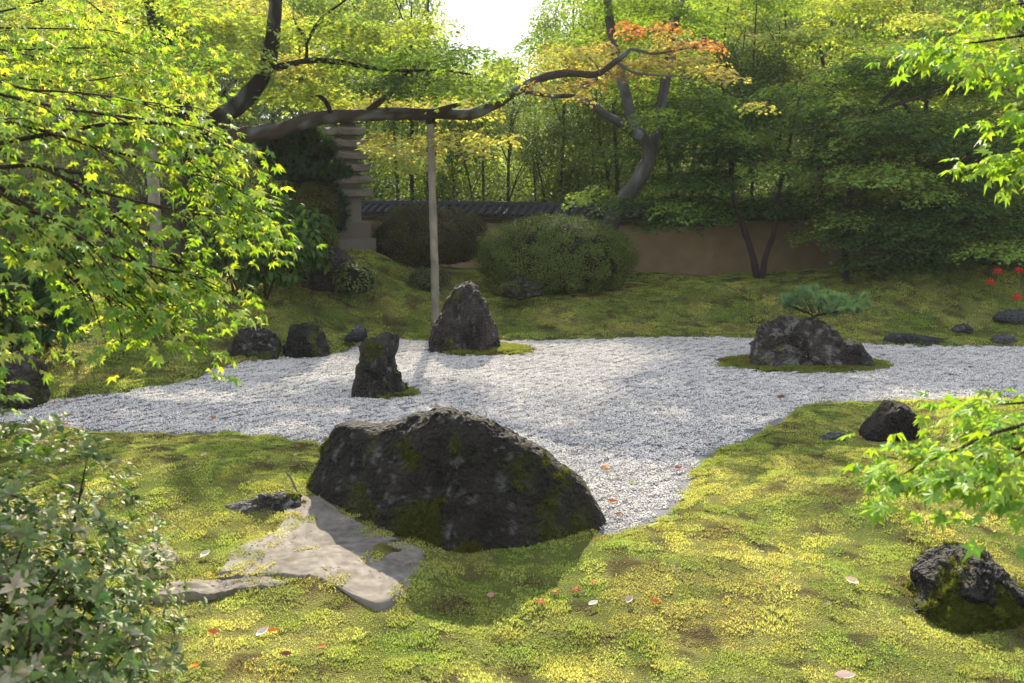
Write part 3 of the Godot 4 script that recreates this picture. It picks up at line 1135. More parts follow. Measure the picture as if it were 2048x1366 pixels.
var leaf_kinds := []
func fallen(u: float, v: float, kind: int, col: Color, label: String, group := "", size := 1.0, tip_up := 0.2) -> void:
	var r := at(u, v, 1.0) - EYE
	var p := EYE - r * (EYE.y / r.y)
	for k in 3:
		var gy := (gravel_y(p.x, p.z) + 0.008) if sd(p.x, p.z) < 0.0 else ground_y(p.x, p.z) + 0.018
		p = EYE + r * ((gy - EYE.y) / r.y)
	var o := MeshInstance3D.new()
	o.name = numbered("fallen_leaf")
	o.mesh = leaf_kinds[kind]
	var m: StandardMaterial3D = M.dry.duplicate()
	m.albedo_color = col.linear_to_srgb()
	o.material_override = m
	add_child(o)
	o.transform = Transform3D(Basis(Vector3.UP, rr(0, TAU)) * Basis(Vector3.RIGHT, rr(-tip_up, tip_up)) * Basis(Vector3.BACK, rr(-0.3, 0.3)) * size, p + Vector3(0, 0.006, 0))
	tag(o, label, "leaf", group)


# ---------------------------------------------------------------- the scene
func _ready() -> void:
	# camera
	var cam := Camera3D.new()
	cam.name = "Camera"
	cam.position = EYE
	cam.rotation.x = -PITCH
	cam.fov = 40.0
	cam.near = 0.05
	cam.far = 900.0
	var lens_ := CameraAttributesPhysical.new()
	lens_.exposure_aperture = 6.3
	lens_.frustum_focus_distance = 6.8
	lens_.frustum_focal_length = 33.0
	cam.attributes = lens_
	cam.keep_aspect = Camera3D.KEEP_HEIGHT
	add_child(cam)
	cam.fov = 40.0
	# sky
	var env := Environment.new()
	env.background_mode = Environment.BG_SKY
	var sky := Sky.new()
	var sm := ProceduralSkyMaterial.new()
	sm.sky_top_color = Color(0.78, 0.82, 0.89)
	sm.sky_horizon_color = Color(0.95, 0.96, 0.97)
	sm.sky_curve = 0.25
	sm.ground_bottom_color = Color(0.30, 0.29, 0.24)
	sm.ground_horizon_color = Color(0.55, 0.56, 0.55)
	sm.sun_angle_max = 12.0
	sky.sky_material = sm
	env.sky = sky
	env.background_energy_multiplier = 0.62
	env.tonemap_mode = Environment.TONE_MAPPER_LINEAR
	env.tonemap_exposure = 3.65
	env.fog_enabled = true
	env.fog_density = 0.0006
	env.fog_light_color = Color(0.95, 0.96, 0.93)
	env.sdfgi_enabled = true
	env.ssao_enabled = true
	env.ssil_enabled = true
	var we := WorldEnvironment.new()
	we.name = "Surroundings"
	we.environment = env
	add_child(we)
	# sun, ahead of the camera and low
	var sun := DirectionalLight3D.new()
	sun.name = "Sun"
	sun.light_energy = 1.5
	sun.light_color = Color(1.0, 0.95, 0.86)
	sun.light_angular_distance = 0.6
	sun.shadow_enabled = true
	add_child(sun)
	sun.look_at_from_position(Vector3.ZERO, sun_dir, Vector3.UP)

	rng.seed = 20240917
	n_big.seed = 3
	n_big.noise_type = FastNoiseLite.TYPE_SIMPLEX
	n_big.frequency = 0.45
	n_big.fractal_octaves = 3
	n_mid.seed = 5
	n_mid.noise_type = FastNoiseLite.TYPE_SIMPLEX
	n_mid.frequency = 1.0
	n_mid.fractal_octaves = 3
	n_fine.seed = 7
	n_fine.noise_type = FastNoiseLite.TYPE_SIMPLEX
	n_fine.frequency = 6.0
	n_fine.fractal_octaves = 3
	n_cell.seed = 9
	n_cell.noise_type = FastNoiseLite.TYPE_CELLULAR
	n_cell.frequency = 1.0
	n_cell.cellular_return_type = FastNoiseLite.RETURN_DISTANCE
	n_cell.fractal_octaves = 2
	n_ridge.seed = 13
	n_ridge.noise_type = FastNoiseLite.TYPE_SIMPLEX
	n_ridge.frequency = 0.8
	n_ridge.fractal_type = FastNoiseLite.FRACTAL_RIDGED
	n_ridge.fractal_octaves = 3
	n_crack.seed = 17
	n_crack.noise_type = FastNoiseLite.TYPE_CELLULAR
	n_crack.frequency = 1.0
	n_crack.cellular_return_type = FastNoiseLite.RETURN_DISTANCE2_SUB
	n_crack.domain_warp_enabled = true
	n_crack.domain_warp_amplitude = 0.5
	n_crack.domain_warp_frequency = 1.5
	n_crack.fractal_type = FastNoiseLite.FRACTAL_NONE
	n_facet.seed = 19
	n_facet.noise_type = FastNoiseLite.TYPE_CELLULAR
	n_facet.frequency = 1.0
	n_facet.cellular_return_type = FastNoiseLite.RETURN_CELL_VALUE
	n_facet.domain_warp_enabled = true
	n_facet.domain_warp_amplitude = 0.3
	n_facet.domain_warp_frequency = 2.0
	n_facet.fractal_type = FastNoiseLite.FRACTAL_NONE
	make_materials()
	M.tuft_mesh = moss_patch(0.022, 9, 0.022)
	make_shore()
	build_slabs()
	make_ground()
	make_wall()
	make_pagoda()
	build_rocks()
	build_bushes()
	build_maples()
	build_grove()
	build_foreground()
	build_small()

func build_slabs() -> void:
	slab("flat_stone", "broad flat sandy stone in the moss at the left foot of the large boulder", [[575, 985], [640, 985], [700, 1030], [780, 1070], [846, 1098], [842, 1140], [822, 1185], [768, 1216], [715, 1200], [672, 1172], [612, 1150], [540, 1146], [480, 1152], [440, 1142], [445, 1105], [490, 1082], [545, 1062], [570, 1030]], 0.065, 0.07, Color(0.185, 0.165, 0.140), {"wave": 0.007})
	slab("flat_stone", "narrow strip of bare sandy stone bordering the moss near the azalea", [[300, 1186], [330, 1170], [400, 1160], [470, 1152], [560, 1140], [600, 1152], [560, 1172], [470, 1178], [380, 1186], [330, 1194]], 0.05, 0.05, Color(0.195, 0.17, 0.14), {"wave": 0.02})
	slab("flat_stone", "brown weathered stone patch half covered by moss between azalea and slab", [[285, 1095], [315, 1083], [345, 1090], [355, 1115], [340, 1140], [300, 1146], [280, 1125]], 0.055, 0.05, Color(0.24, 0.19, 0.15), {"wave": 0.03})

func build_rocks() -> void:
	rock("boulder", "rough lichen-crusted grey stone lying at the left end of the large boulder",
		[[425, 1090], [430, 1035], [455, 1012], [490, 1000], [525, 988], [570, 978], [602, 984], [612, 1010], [608, 1090], [520, 1110]],
		5.72, 0.08, 0.14, {"lean": 0.28, "seg": 120, "ring": 60, "center": [520, 1045], "seed": 8, "rough": 1.7, "ex": 0.6, "color": Color(0.105, 0.098, 0.086), "spot": Color(0.30, 0.31, 0.29), "spots": 0.40, "green": 0.30, "tufts": 0.10})
	rock("boulder", "large dark mossy boulder in the foreground casting a shadow on the moss",
		[[604, 1070], [606, 1000], [622, 958], [640, 915], [655, 876], [672, 850], [690, 845], [715, 850], [745, 853], [790, 845], [825, 833], [860, 824], [900, 821], [935, 825], [972, 838], [1010, 862], [1060, 885], [1105, 912], [1145, 945], [1172, 975], [1196, 1010], [1214, 1050], [1226, 1095], [1190, 1135], [1100, 1165], [950, 1180], [800, 1160], [680, 1120]],
		5.35, 0.16, 0.55, {"line": [[600, 6.2], [680, 5.9], [760, 5.5], [900, 5.15], [1060, 5.22], [1226, 5.65]], "lean": 0.42, "pole": [890, 985], "center": [900, 1000], "seg": 230, "ring": 120, "ex": 0.42, "ez": 0.7, "seed": 7, "rough": 0.42, "facet": 0.25, "color": Color(0.027, 0.023, 0.018), "spots": 0.24, "spot": Color(0.16, 0.165, 0.155), "green": 0.32, "moss": Color(0.060, 0.066, 0.014), "tufts": 0.22})
	rock("boulder", "small pale stone poking out of the moss beside the sandy slab",
		[[528, 1190], [540, 1165], [560, 1148], [585, 1142], [610, 1150], [622, 1172], [630, 1200], [580, 1220], [540, 1215]],
		5.0, 0.12, 0.12, {"seg": 64, "ring": 32, "seed": 12, "color": Color(0.15, 0.13, 0.11), "spots": 0.4, "green": 0.35})
	rock("standing_stone", "narrow jagged upright stone standing alone in the gravel",
		[[692, 830], [702, 790], [708, 750], [722, 705], [716, 690], [728, 678], [752, 673], [768, 672], [778, 664], [796, 670], [799, 695], [790, 712], [800, 738], [804, 765], [816, 775], [822, 795], [815, 830], [750, 840]],
		9.3, 0.16, 0.22, {"lean": 0.12, "center": [755, 755], "seg": 130, "ring": 60, "seed": 21, "rough": 1.05, "ex": 0.45, "grain": Vector3(1.2, 0.6, 1.2), "color": Color(0.055, 0.052, 0.045), "spot": Color(0.20, 0.20, 0.19), "spots": 0.26, "green": 0.46, "moss": Color(0.065, 0.07, 0.012), "tufts": 0.10})
	rock("standing_stone", "tall dark bell-shaped standing stone beside the wooden prop",
		[[848, 735], [856, 690], [864, 650], [884, 610], [902, 590], [908, 570], [930, 562], [955, 566], [964, 572], [962, 590], [975, 604], [984, 625], [994, 660], [999, 690], [1004, 735], [930, 745]],
		11.8, 0.26, 0.40, {"lean": 0.28, "center": [928, 665], "seg": 140, "ring": 64, "seed": 33, "rough": 1.0, "ex": 0.5, "grain": Vector3(1.5, 0.45, 1.5), "color": Color(0.050, 0.043, 0.038), "spot": Color(0.21, 0.19, 0.18), "spots": 0.30, "green": 0.22, "tufts": 0.05})
	rock("boulder", "rounded rock on the mossy gravel island with the dwarf pine",
		[[1488, 760], [1497, 715], [1500, 685], [1515, 660], [1540, 645], [1570, 636], [1605, 632], [1640, 634], [1662, 650], [1680, 675], [1692, 710], [1702, 760], [1600, 770]],
		10.8, 0.28, 0.45, {"lean": 0.25, "seg": 140, "ring": 64, "seed": 42, "rough": 1.05, "color": Color(0.065, 0.055, 0.047), "spot": Color(0.30, 0.29, 0.26), "spots": 0.46, "green": 0.16, "tufts": 0.03})
	rock("boulder", "lower brown rock leaning at the right side of the island rock",
		[[1650, 760], [1660, 700], [1680, 677], [1702, 676], [1720, 690], [1738, 708], [1752, 740], [1740, 765]],
		10.9, 0.25, 0.25, {"seg": 80, "ring": 40, "seed": 46, "color": Color(0.085, 0.068, 0.060), "spots": 0.22, "green": 0.35})
	rock("boulder", "smooth blackish rock on the moss left of the near maple twigs",
		[[1712, 890], [1722, 862], [1742, 842], [1760, 815], [1780, 803], [1806, 804], [1825, 816], [1832, 840], [1826, 868], [1800, 890]],
		7.75, 0.20, 0.22, {"seg": 90, "ring": 44, "seed": 51, "rough": 0.7, "color": Color(0.022, 0.019, 0.017), "spot": Color(0.06, 0.05, 0.045), "spots": 0.2, "green": 0.0})
	rock("stone", "small slate grey stone lying beside the smooth blackish rock",
		[[1636, 886], [1642, 872], [1660, 866], [1680, 864], [1692, 868], [1688, 880], [1664, 890]],
		7.55, 0.07, 0.07, {"seg": 48, "ring": 24, "seed": 55, "color": Color(0.085, 0.09, 0.095), "spots": 0.25, "green": 0.0})
	rock("boulder", "moss-furred dark rock in the shaded bottom right corner",
		[[1785, 1270], [1800, 1220], [1835, 1195], [1845, 1150], [1870, 1112], [1905, 1098], [1945, 1096], [1985, 1112], [2010, 1140], [2050, 1170], [2075, 1220], [2080, 1290], [1930, 1310]],
		4.5, 0.30, 0.30, {"seg": 150, "ring": 72, "seed": 61, "rough": 1.35, "ex": 0.7, "lean": 0.15, "color": Color(0.030, 0.027, 0.024), "spot": Color(0.10, 0.10, 0.095), "spots": 0.28, "green": 0.58, "moss": Color(0.075, 0.085, 0.014), "tufts": 0.45})
	rock("boulder", "white-speckled dark rock, left of the pair at the gravel edge",
		[[440, 720], [468, 690], [478, 660], [500, 652], [525, 656], [545, 668], [560, 690], [566, 730], [500, 735]],
		11.4, 0.26, 0.28, {"seg": 90, "ring": 44, "seed": 70, "rough": 1.15, "color": Color(0.050, 0.045, 0.040), "spot": Color(0.34, 0.32, 0.30), "spots": 0.34, "green": 0.32})
	rock("boulder", "black wedge rock, right of the pair at the gravel edge",
		[[562, 735], [572, 700], [578, 665], [586, 648], [605, 644], [630, 654], [652, 668], [658, 700], [662, 735]],
		11.55, 0.28, 0.28, {"seg": 90, "ring": 44, "seed": 74, "rough": 0.85, "color": Color(0.032, 0.030, 0.028), "spots": 0.18, "green": 0.30})
	rock("stone", "small slate blue stone in the moss between the rock pair and jagged stone",
		[[684, 682], [694, 668], [704, 664], [708, 652], [722, 649], [734, 658], [736, 676], [715, 684]],
		12.1, 0.16, 0.16, {"seg": 56, "ring": 28, "seed": 77, "rough": 1.2, "color": Color(0.065, 0.07, 0.078), "spots": 0.1, "green": 0.0})
	rock("boulder", "lichen-streaked rock at the left edge where the gravel narrows",
		[[-40, 830], [-25, 760], [-10, 715], [20, 702], [55, 708], [80, 730], [92, 765], [94, 815], [40, 835]],
		9.0, 0.32, 0.34, {"seg": 90, "ring": 44, "seed": 82, "rough": 1.0, "color": Color(0.065, 0.055, 0.042), "spot": Color(0.19, 0.165, 0.13), "spots": 0.34, "green": 0.45})
	rock("boulder", "flat-topped purplish rock below the broad-leaved shrub and pagoda",
		[[600, 580], [606, 520], [620, 497], [650, 491], [680, 497], [704, 508], [712, 530], [716, 560], [712, 590]],
		13.7, 0.35, 0.35, {"seg": 90, "ring": 44, "seed": 88, "rough": 0.8, "color": Color(0.068, 0.057, 0.054), "spot": Color(0.20, 0.18, 0.18), "spots": 0.2, "green": 0.05})
	rock("stone", "long low dark stone lying at the gravel edge under the right bank",
		[[1762, 690], [1768, 672], [1780, 665], [1810, 667], [1850, 671], [1885, 677], [1898, 690], [1890, 702], [1800, 698]],
		12.35, 0.14, 0.14, {"seg": 80, "ring": 36, "seed": 91, "color": Color(0.060, 0.062, 0.066), "spots": 0.2, "green": 0.1})
	rock("stone", "grey stone half sunk in the bank under the red flowers",
		[[1980, 640], [1995, 626], [2020, 618], [2060, 620], [2080, 640], [2030, 650]],
		13.2, 0.14, 0.14, {"seg": 56, "ring": 28, "seed": 93, "color": Color(0.085, 0.088, 0.095), "spots": 0.2, "green": 0.1})
	rock("stone", "small dark stone in the bank above the long low stone",
		[[1900, 662], [1912, 650], [1930, 646], [1946, 658], [1940, 668]],
		12.7, 0.10, 0.10, {"seg": 48, "ring": 24, "seed": 95, "color": Color(0.075, 0.075, 0.08), "green": 0.15})
	rock("stone", "grey flat stone in the moss at the right frame edge",
		[[1974, 685], [1990, 672], [2015, 668], [2035, 676], [2040, 688], [2000, 692]],
		12.3, 0.10, 0.10, {"seg": 48, "ring": 24, "seed": 97, "color": Color(0.10, 0.10, 0.105), "green": 0.1})
	rock("stone", "dark stone under the clipped dome bush right of the bell-shaped stone",
		[[985, 590], [1000, 565], [1040, 556], [1075, 566], [1090, 590], [1040, 600]],
		14.0, 0.2, 0.2, {"seg": 64, "ring": 32, "seed": 99, "color": Color(0.035, 0.033, 0.03), "green": 0.3})
	# moss skirts round the stones that stand in the gravel
	for e in [[[3.45, -10.95], [1.05, 0.55], "island_moss", "mossy island under the rock with the dwarf pine"], [[-0.35, -11.85], [0.66, 0.42], "moss_skirt", "thin moss skirt round the foot of the bell-shaped standing stone"], [[-1.20, -9.36], [0.24, 0.22], "moss_skirt", "small moss tuft at the right foot of the jagged upright stone"]]:
		var c := Vector2(e[0][0], e[0][1])
		var r := Vector2(e[1][0], e[1][1])
		var b := MB.new()
		for y in 12:
			for x in 48:
				var a := -TAU * x / 48.0
				var q := y / 11.0
				var w := 1.0 + 0.14 * n_mid.get_noise_2d(c.x + cos(a) * 1.2, c.y + sin(a) * 1.2)
				var p := c + Vector2(cos(a) * r.x, sin(a) * r.y) * q * w
				b.v.append(Vector3(p.x, 0.055 * (1.0 - pow(q, 4.0)) - 0.01 + 0.015 * n_mid.get_noise_2d(p.x * 3.0, p.y * 3.0), p.y))
				b.c.append(Color(0.13, 0.14, 0.03).lerp(Color(0.15, 0.09, 0.04), smoothstep(0.2, 0.5, n_mid.get_noise_2d(p.x * 2.0, p.y * 2.0))))
		b.grid(48, 12, true)
		if b.normals()[48 * 4].y < 0: b.flip()
		var root := thing(e[2], Vector3(c.x, 0, c.y), e[3], "moss")
		put("mound", b.done(true), M.moss, root)
		var xf := []
		var co := []
		for k in int(r.x * r.y * 900):
			var a := rr(0, TAU)
			var q := sqrt(rng.randf()) * 0.97
			var p := c + Vector2(cos(a) * r.x, sin(a) * r.y) * q
			xf.append(Transform3D(basis_up(Vector3.UP, rr(0, TAU)), Vector3(p.x, 0.05 * (1.0 - pow(q, 4.0)) - 0.005, p.y)))
			co.append(jit(Color(0.24, 0.27, 0.06).lerp(Color(0.22, 0.12, 0.05), smoothstep(0.2, 0.5, n_mid.get_noise_2d(p.x * 2.0, p.y * 2.0))), 0.2))
		scatter("moss_sprigs", moss_patch(0.075, 40, 0.022), M.sprig, xf, co, root)

func build_bushes() -> void:
	var tiny := broad_spray(40, 0.10, 0.030, 0.014, 0.5)
	var small := broad_spray(26, 0.12, 0.05, 0.022, 0.5)
	clipped_bush("clipped_bush", "wide clipped dome azalea in front of the wall", [[at(1112, 515, 15.2), Vector3(1.27, 0.66, 0.85)]], Color(0.082, 0.115, 0.026), tiny, "needle", 110.0)
	clipped_bush("clipped_bush", "reddish brown clipped bush behind the wooden prop", [[at(830, 480, 16.0), Vector3(0.80, 0.58, 0.7)], [at(905, 478, 16.3), Vector3(0.65, 0.50, 0.6)]], Color(0.062, 0.058, 0.026), tiny, "needle", 80.0)
	clipped_bush("clipped_bush", "small low grey-green bush at the foot of the reddish bush", [[at(855, 560, 14.6), Vector3(0.33, 0.17, 0.25)]], Color(0.075, 0.09, 0.04), tiny, "needle", 110.0)
	clipped_bush("shrub", "small pale-leaved bush beside the flat-topped purplish rock", [[at(715, 560, 13.3), Vector3(0.26, 0.24, 0.22)]], Color(0.115, 0.145, 0.055), small, "broad", 60.0, Color(0.03, 0.03, 0.015), "shrub")
	clipped_bush("clipped_bush", "brownish clipped shrub between the pruned pine and pagoda", [[at(620, 430, 14.6), Vector3(0.40, 0.48, 0.4)], [at(635, 480, 14.4), Vector3(0.3, 0.3, 0.3)]], Color(0.085, 0.085, 0.025), tiny, "needle", 90.0)
	clipped_bush("conifer_shrub", "blue-green conifer shrub touching the pagoda shaft", [[at(668, 425, 15.0), Vector3(0.22, 0.42, 0.25)]], Color(0.035, 0.065, 0.045), needle_tuft(30, 0.10, 0.004), "needle", 90.0, Color(0.015, 0.02, 0.012), "shrub")
	# pruned pine
	var foot := at(600, 560, 14.9)
	foot.y = ground_y(foot.x, foot.z)
	var pine := thing("pruned_pine", foot, "dark cloud-pruned pine with rounded needle pads left of the pagoda", "tree")
	var bark := Color(0.05, 0.04, 0.034)
	limb(pine, "trunk", [[600, 575], [605, 500], [590, 430], [600, 360], [615, 300], [610, 255]], 15.0, 0.11, 0.04, bark)
	limb(pine, "branch", [[598, 400], [640, 380], [670, 360]], 14.8, 0.05, 0.02, bark)
	limb(pine, "branch", [[604, 340], [580, 320], [555, 312]], 14.9, 0.05, 0.02, bark)
	for e in [[625, 300, 46, 34], [655, 345, 46, 26], [600, 345, 56, 28], [640, 385, 34, 26], [585, 395, 50, 30], [560, 320, 46, 32], [600, 268, 34, 22], [545, 285, 30, 20]]:
		var c := at(e[0], e[1], 14.7 + rr(-0.2, 0.3))
		var k := 14.7 / F
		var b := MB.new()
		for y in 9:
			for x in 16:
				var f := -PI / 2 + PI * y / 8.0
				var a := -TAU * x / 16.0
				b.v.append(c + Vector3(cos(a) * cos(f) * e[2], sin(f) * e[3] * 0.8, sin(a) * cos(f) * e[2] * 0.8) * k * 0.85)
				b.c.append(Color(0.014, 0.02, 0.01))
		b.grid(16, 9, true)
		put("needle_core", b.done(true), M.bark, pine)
		for q in 230:
			var a := rr(0, TAU)
			var f := asin(rr(-0.5, 1.0))
			var d := Vector3(cos(a) * cos(f), sin(f), sin(a) * cos(f))
			bag_x.append(Transform3D(basis_up(d + Vector3(0, 0.7, 0), rr(0, TAU)) * rr(0.8, 1.2), c + d * Vector3(e[2], e[3], e[2] * 0.8) * k * rr(0.85, 1.02)))
			bag_c.append(jit(Color(0.045, 0.085, 0.040), 0.25))
	crown(pine, "needles", needle_tuft(34, 0.085, 0.0035), "needle")
	# broad-leaved shrub on the left bank
	var hyd := broad_spray(11, 0.13, 0.15, 0.065, 0.4)
	var s0 := at(500, 585, 12.9)
	s0.y = ground_y(s0.x, s0.z)
	var sh := thing("broad_leaved_shrub", s0, "dark broad-leaved shrub with reddish stems on the left bank", "shrub")
	for k in 9:
		var a := Vector3(s0.x + rr(-0.25, 0.25), s0.y - 0.05, s0.z + rr(-0.2, 0.2))
		var b := MB.new()
		tube(b, [[a, 0.018], [a.lerp(at(410 + 26 * k, 470, 12.9), 0.5) + Vector3(0, 0.1, 0), 0.014], [at(410 + 26 * k, 450, 12.9), 0.007]], 6, Color(0.12, 0.06, 0.04), 0.1, 0.1)
		put("stem", b.done(true), M.bark, sh)
	for k in 620:
		var e := at(rr(395, 655), rr(385, 560), 12.9 + rr(-0.75, 0.7))
		var q := (e - at(525, 470, 12.9)) / Vector3(0.95, 0.62, 0.8)
		if q.length() > 1.0: continue
		bag_x.append(Transform3D(basis_up(Vector3(q.x * 0.6, 1.0, q.z * 0.6) + Vector3(rr(-0.3, 0.3), 0, rr(-0.3, 0.3)), rr(0, TAU)) * rr(0.8, 1.2), e))
		bag_c.append(jit(Color(0.055, 0.110, 0.022), 0.3))
	crown(sh, "foliage", hyd, "broad")
	# long-leaved shrub at the left edge
	var s1 := at(60, 660, 10.6)
	s1.y = ground_y(s1.x, s1.z)
	sh = thing("long_leaved_shrub", s1, "shaded shrub with long glossy leaves at the left edge above the rock", "shrub")
	for k in 7:
		var b := MB.new()
		tube(b, [[s1 + Vector3(rr(-0.3, 0.3), -0.05, rr(-0.2, 0.2)), 0.02], [at(-60 + k * 36, rr(540, 600), 10.5), 0.010]], 6, Color(0.07, 0.06, 0.03), 0.1, 0.1)
		put("stem", b.done(true), M.bark, sh)
	var longb := MB.new()
	for k in 9:
		var a := TAU * k / 9.0 + rr(-0.2, 0.2)
		oval_leaf(longb, turned(Vector3(sin(a), 0, cos(a)) * 0.03, a, rr(0.1, 0.6), rr(-0.3, 0.3)), rr(0.24, 0.34), rr(0.07, 0.10), grey(0.75, 1.25))
	for k in 95:
		bag_x.append(Transform3D(basis_up(Vector3(rr(-0.5, 0.5), 1, rr(-0.2, 0.6)), rr(0, TAU)) * rr(0.8, 1.15), at(rr(-90, 165), rr(505, 665), 10.5 + rr(-0.5, 0.4))))
		bag_c.append(jit(Color(0.050, 0.105, 0.026), 0.25))
	crown(sh, "foliage", longb.done(), "broad")
	# fern beside it
	var s2 := at(150, 625, 10.4)
	s2.y = ground_y(s2.x, s2.z)
	var fern := thing("fern", s2, "fern with pale feathered fronds right of the long-leaved shrub", "fern")
	for k in 9:
		var a := -0.4 + k * 0.35 + rr(-0.1, 0.1)
		var b := MB.new()
		var dir := Vector3(cos(a), 0, sin(a) * 0.8)
		for j in 16:
			var t := j / 15.0
			var p := s2 + dir * t * 0.5 + Vector3(0, 0.28 * sin(t * 2.4) + 0.04, 0)
			var l := 0.10 * (1.0 - t) + 0.015
			for s in [-1, 1]:
				var o: Vector3 = dir.cross(Vector3.UP) * s
				b.tri(p - dir * 0.010, p + dir * 0.010, p + o * l + dir * 0.03 - Vector3(0, 0.02, 0), Color(0.10, 0.15, 0.06))
		put("frond", b.done(), M.broad, fern)

func build_maples() -> void:
	var spray := maple_spray(18, 0.17, 0.062, 5)
	var spray2 := maple_spray(22, 0.22, 0.060, 5)
	var bark := Color(0.085, 0.068, 0.055)
	var pale := Color(0.26, 0.24, 0.225)
	var lichen := Color(0.30, 0.31, 0.30)
	# the old maple whose long limb rests on the prop
	var foot := at(395, 600, 13.7)
	foot.y = ground_y(foot.x, foot.z)
	var t := thing("maple_tree", foot, "old leaning maple whose long limb rests on the wooden prop", "tree")
	var lo := (foot.y - EYE.y)
	limb(t, "trunk", [[392, 640, 13.7], [388, 520, 13.6], [382, 400, 13.5], [392, 300, 13.4], [405, 255, 13.4]], 13.4, 0.25, 0.17, bark, 14)
	limb(t, "branch", [[400, 300], [368, 215], [345, 150], [322, 70], [300, 5], [285, -70]], 13.4, 0.15, 0.09, bark, 11)
	limb(t, "branch", [[400, 275], [445, 232], [500, 190], [534, 130], [548, 60], [552, -50]], 13.4, 0.15, 0.08, tint(bark, 0.6), 11, Color(0.2, 0.2, 0.19))
	limb(t, "branch", [[405, 300], [450, 278], [510, 268], [560, 262], [610, 243], [680, 232], [760, 229], [860, 227], [940, 227], [990, 208], [1040, 178], [1080, 158], [1130, 146], [1190, 149], [1232, 122], [1262, 98]], 13.4, 0.125, 0.032, Color(0.13, 0.098, 0.072), 11, lichen)
	limb(t, "branch", [[1230, 124], [1262, 98], [1300, 107], [1350, 101], [1405, 90, 13.2], [1440, 80, 13.1]], 13.4, 0.028, 0.008, pale, 7)
	limb(t, "branch", [[1234, 124], [1262, 143], [1310, 150], [1375, 152, 13.2]], 13.4, 0.026, 0.010, pale, 7)
	limb(t, "branch", [[1048, 183], [1105, 192], [1152, 190]], 13.4, 0.04, 0.025, bark, 8, lichen)
	limb(t, "branch", [[725, 230], [775, 190], [812, 150], [840, 120]], 13.4, 0.05, 0.02, Color(0.11, 0.08, 0.06), 8)
	limb(t, "branch", [[868, 224], [900, 214], [924, 208]], 13.3, 0.045, 0.03, Color(0.12, 0.09, 0.065), 8)
	limb(t, "branch", [[534, 140], [612, 122], [680, 124], [735, 134], [800, 141], [880, 140], [950, 150]], 13.3, 0.05, 0.012, tint(bark, 0.6), 8)
	limb(t, "branch", [[612, 122], [613, 80], [595, 55], [585, 30]], 13.3, 0.03, 0.012, tint(bark, 0.6), 7)
	limb(t, "branch", [[613, 86], [640, 40], [680, 8], [705, -10]], 13.3, 0.025, 0.010, tint(bark, 0.6), 7)
	limb(t, "branch", [[662, 226], [650, 200], [632, 190]], 13.3, 0.035, 0.03, tint(bark, 0.5), 7)
	limb(t, "branch", [[395, 330], [310, 200, 13.2], [250, 140, 13.0], [205, 90, 12.8], [170, 30, 12.6]], 13.2, 0.10, 0.05, tint(bark, 0.7), 9)
	limb(t, "branch", [[330, 90], [355, 60], [385, 40], [400, 15]], 13.3, 0.03, 0.01, tint(bark, 0.6), 7)
	# green tiers over the limb
	pads([[790, 165, 13.0, 100, 26, DEEP], [880, 100, 12.7, 115, 26, GREEN], [925, 165, 12.7, 92, 30, GREEN], [700, 110, 13.4, 90, 28, GREEN], [655, 50, 13.5, 100, 30, LIME], [780, 60, 13.6, 90, 26, LIME],
		[560, 170, 13.8, 95, 30, LIME], [480, 110, 13.2, 85, 32, LIME], [455, 40, 13.4, 95, 30, LIME], [640, 180, 13.9, 90, 26, LIME], [850, 200, 14.5, 110, 26, YELLOW], [745, 200, 14.6, 100, 26, YELLOW], [900, 270, 13.6, 75, 30, YELLOW], [760, 285, 16.6, 70, 28, YELLOW], [820, 315, 16.8, 70, 24, LIME.lerp(YELLOW, 0.5)],
		[985, 262, 13.1, 52, 26, YELLOW], [965, 295, 13.1, 30, 16, YELLOW], [800, 275, 13.9, 75, 26, YELLOW], [700, 30, 13.1, 60, 22, GREEN], [860, 40, 13.3, 60, 18, LIME], [955, 205, 14.3, 50, 18, YELLOW], [1010, 160, 13.9, 42, 16, GREEN], [1000, 130, 13.0, 46, 15, LIME]], 52.0)
	fill(16, [-60, 420, -30, 190], 9.5, 11.5, 80, 22, [LIME, GREEN, GREEN, YELLOW], 40.0, 0.9)
	fill(28, [20, 620, -20, 215], 13.5, 15.4, 75, 24, [LIME, GREEN, LIME, YELLOW], 44.0)
	# autumn tiers at the end of the limb
	pads([[1190, 118, 14.0, 75, 22, ORANGE.lerp(YELLOW, 0.5)], [1130, 92, 13.6, 60, 22, ORANGE.lerp(LIME, 0.5)], [1205, 92, 13.8, 30, 16, ORANGE], [1120, 174, 13.9, 62, 13, YELLOW.lerp(ORANGE, 0.3)], [1068, 172, 13.2, 28, 12, ORANGE.lerp(YELLOW, 0.5)], [1258, 47, 13.4, 34, 8, RED], [1262, 56, 13.4, 28, 8, ORANGE],
		[1335, 50, 13.3, 42, 11, RED.lerp(ORANGE, 0.5)], [1335, 72, 13.3, 55, 17, ORANGE.lerp(YELLOW, 0.5)], [1400, 86, 13.2, 50, 12, ORANGE.lerp(RED, 0.4)], [1345, 112, 13.9, 75, 17, ORANGE.lerp(YELLOW, 0.4)], [1300, 128, 13.9, 66, 16, ORANGE.lerp(LIME, 0.6)], [1420, 130, 13.2, 52, 19, YELLOW.lerp(ORANGE, 0.4)], [1462, 148, 13.1, 32, 12, YELLOW.lerp(ORANGE, 0.4)],
		[1520, 205, 13.2, 33, 12, YELLOW], [1240, 146, 13.8, 26, 9, ORANGE], [1175, 160, 13.9, 26, 8, ORANGE], [1110, 118, 13.8, 60, 22, LIME.lerp(ORANGE, 0.4)]], 46.0, 0.95)
	limb(t, "branch", [[1445, 175], [1480, 200], [1520, 208]], 13.2, 0.010, 0.004, bark, 5)
	limb(t, "branch", [[1200, 148], [1190, 125], [1165, 108]], 13.3, 0.012, 0.004, pale, 5)
	crown(t, "crown", spray, "maple")
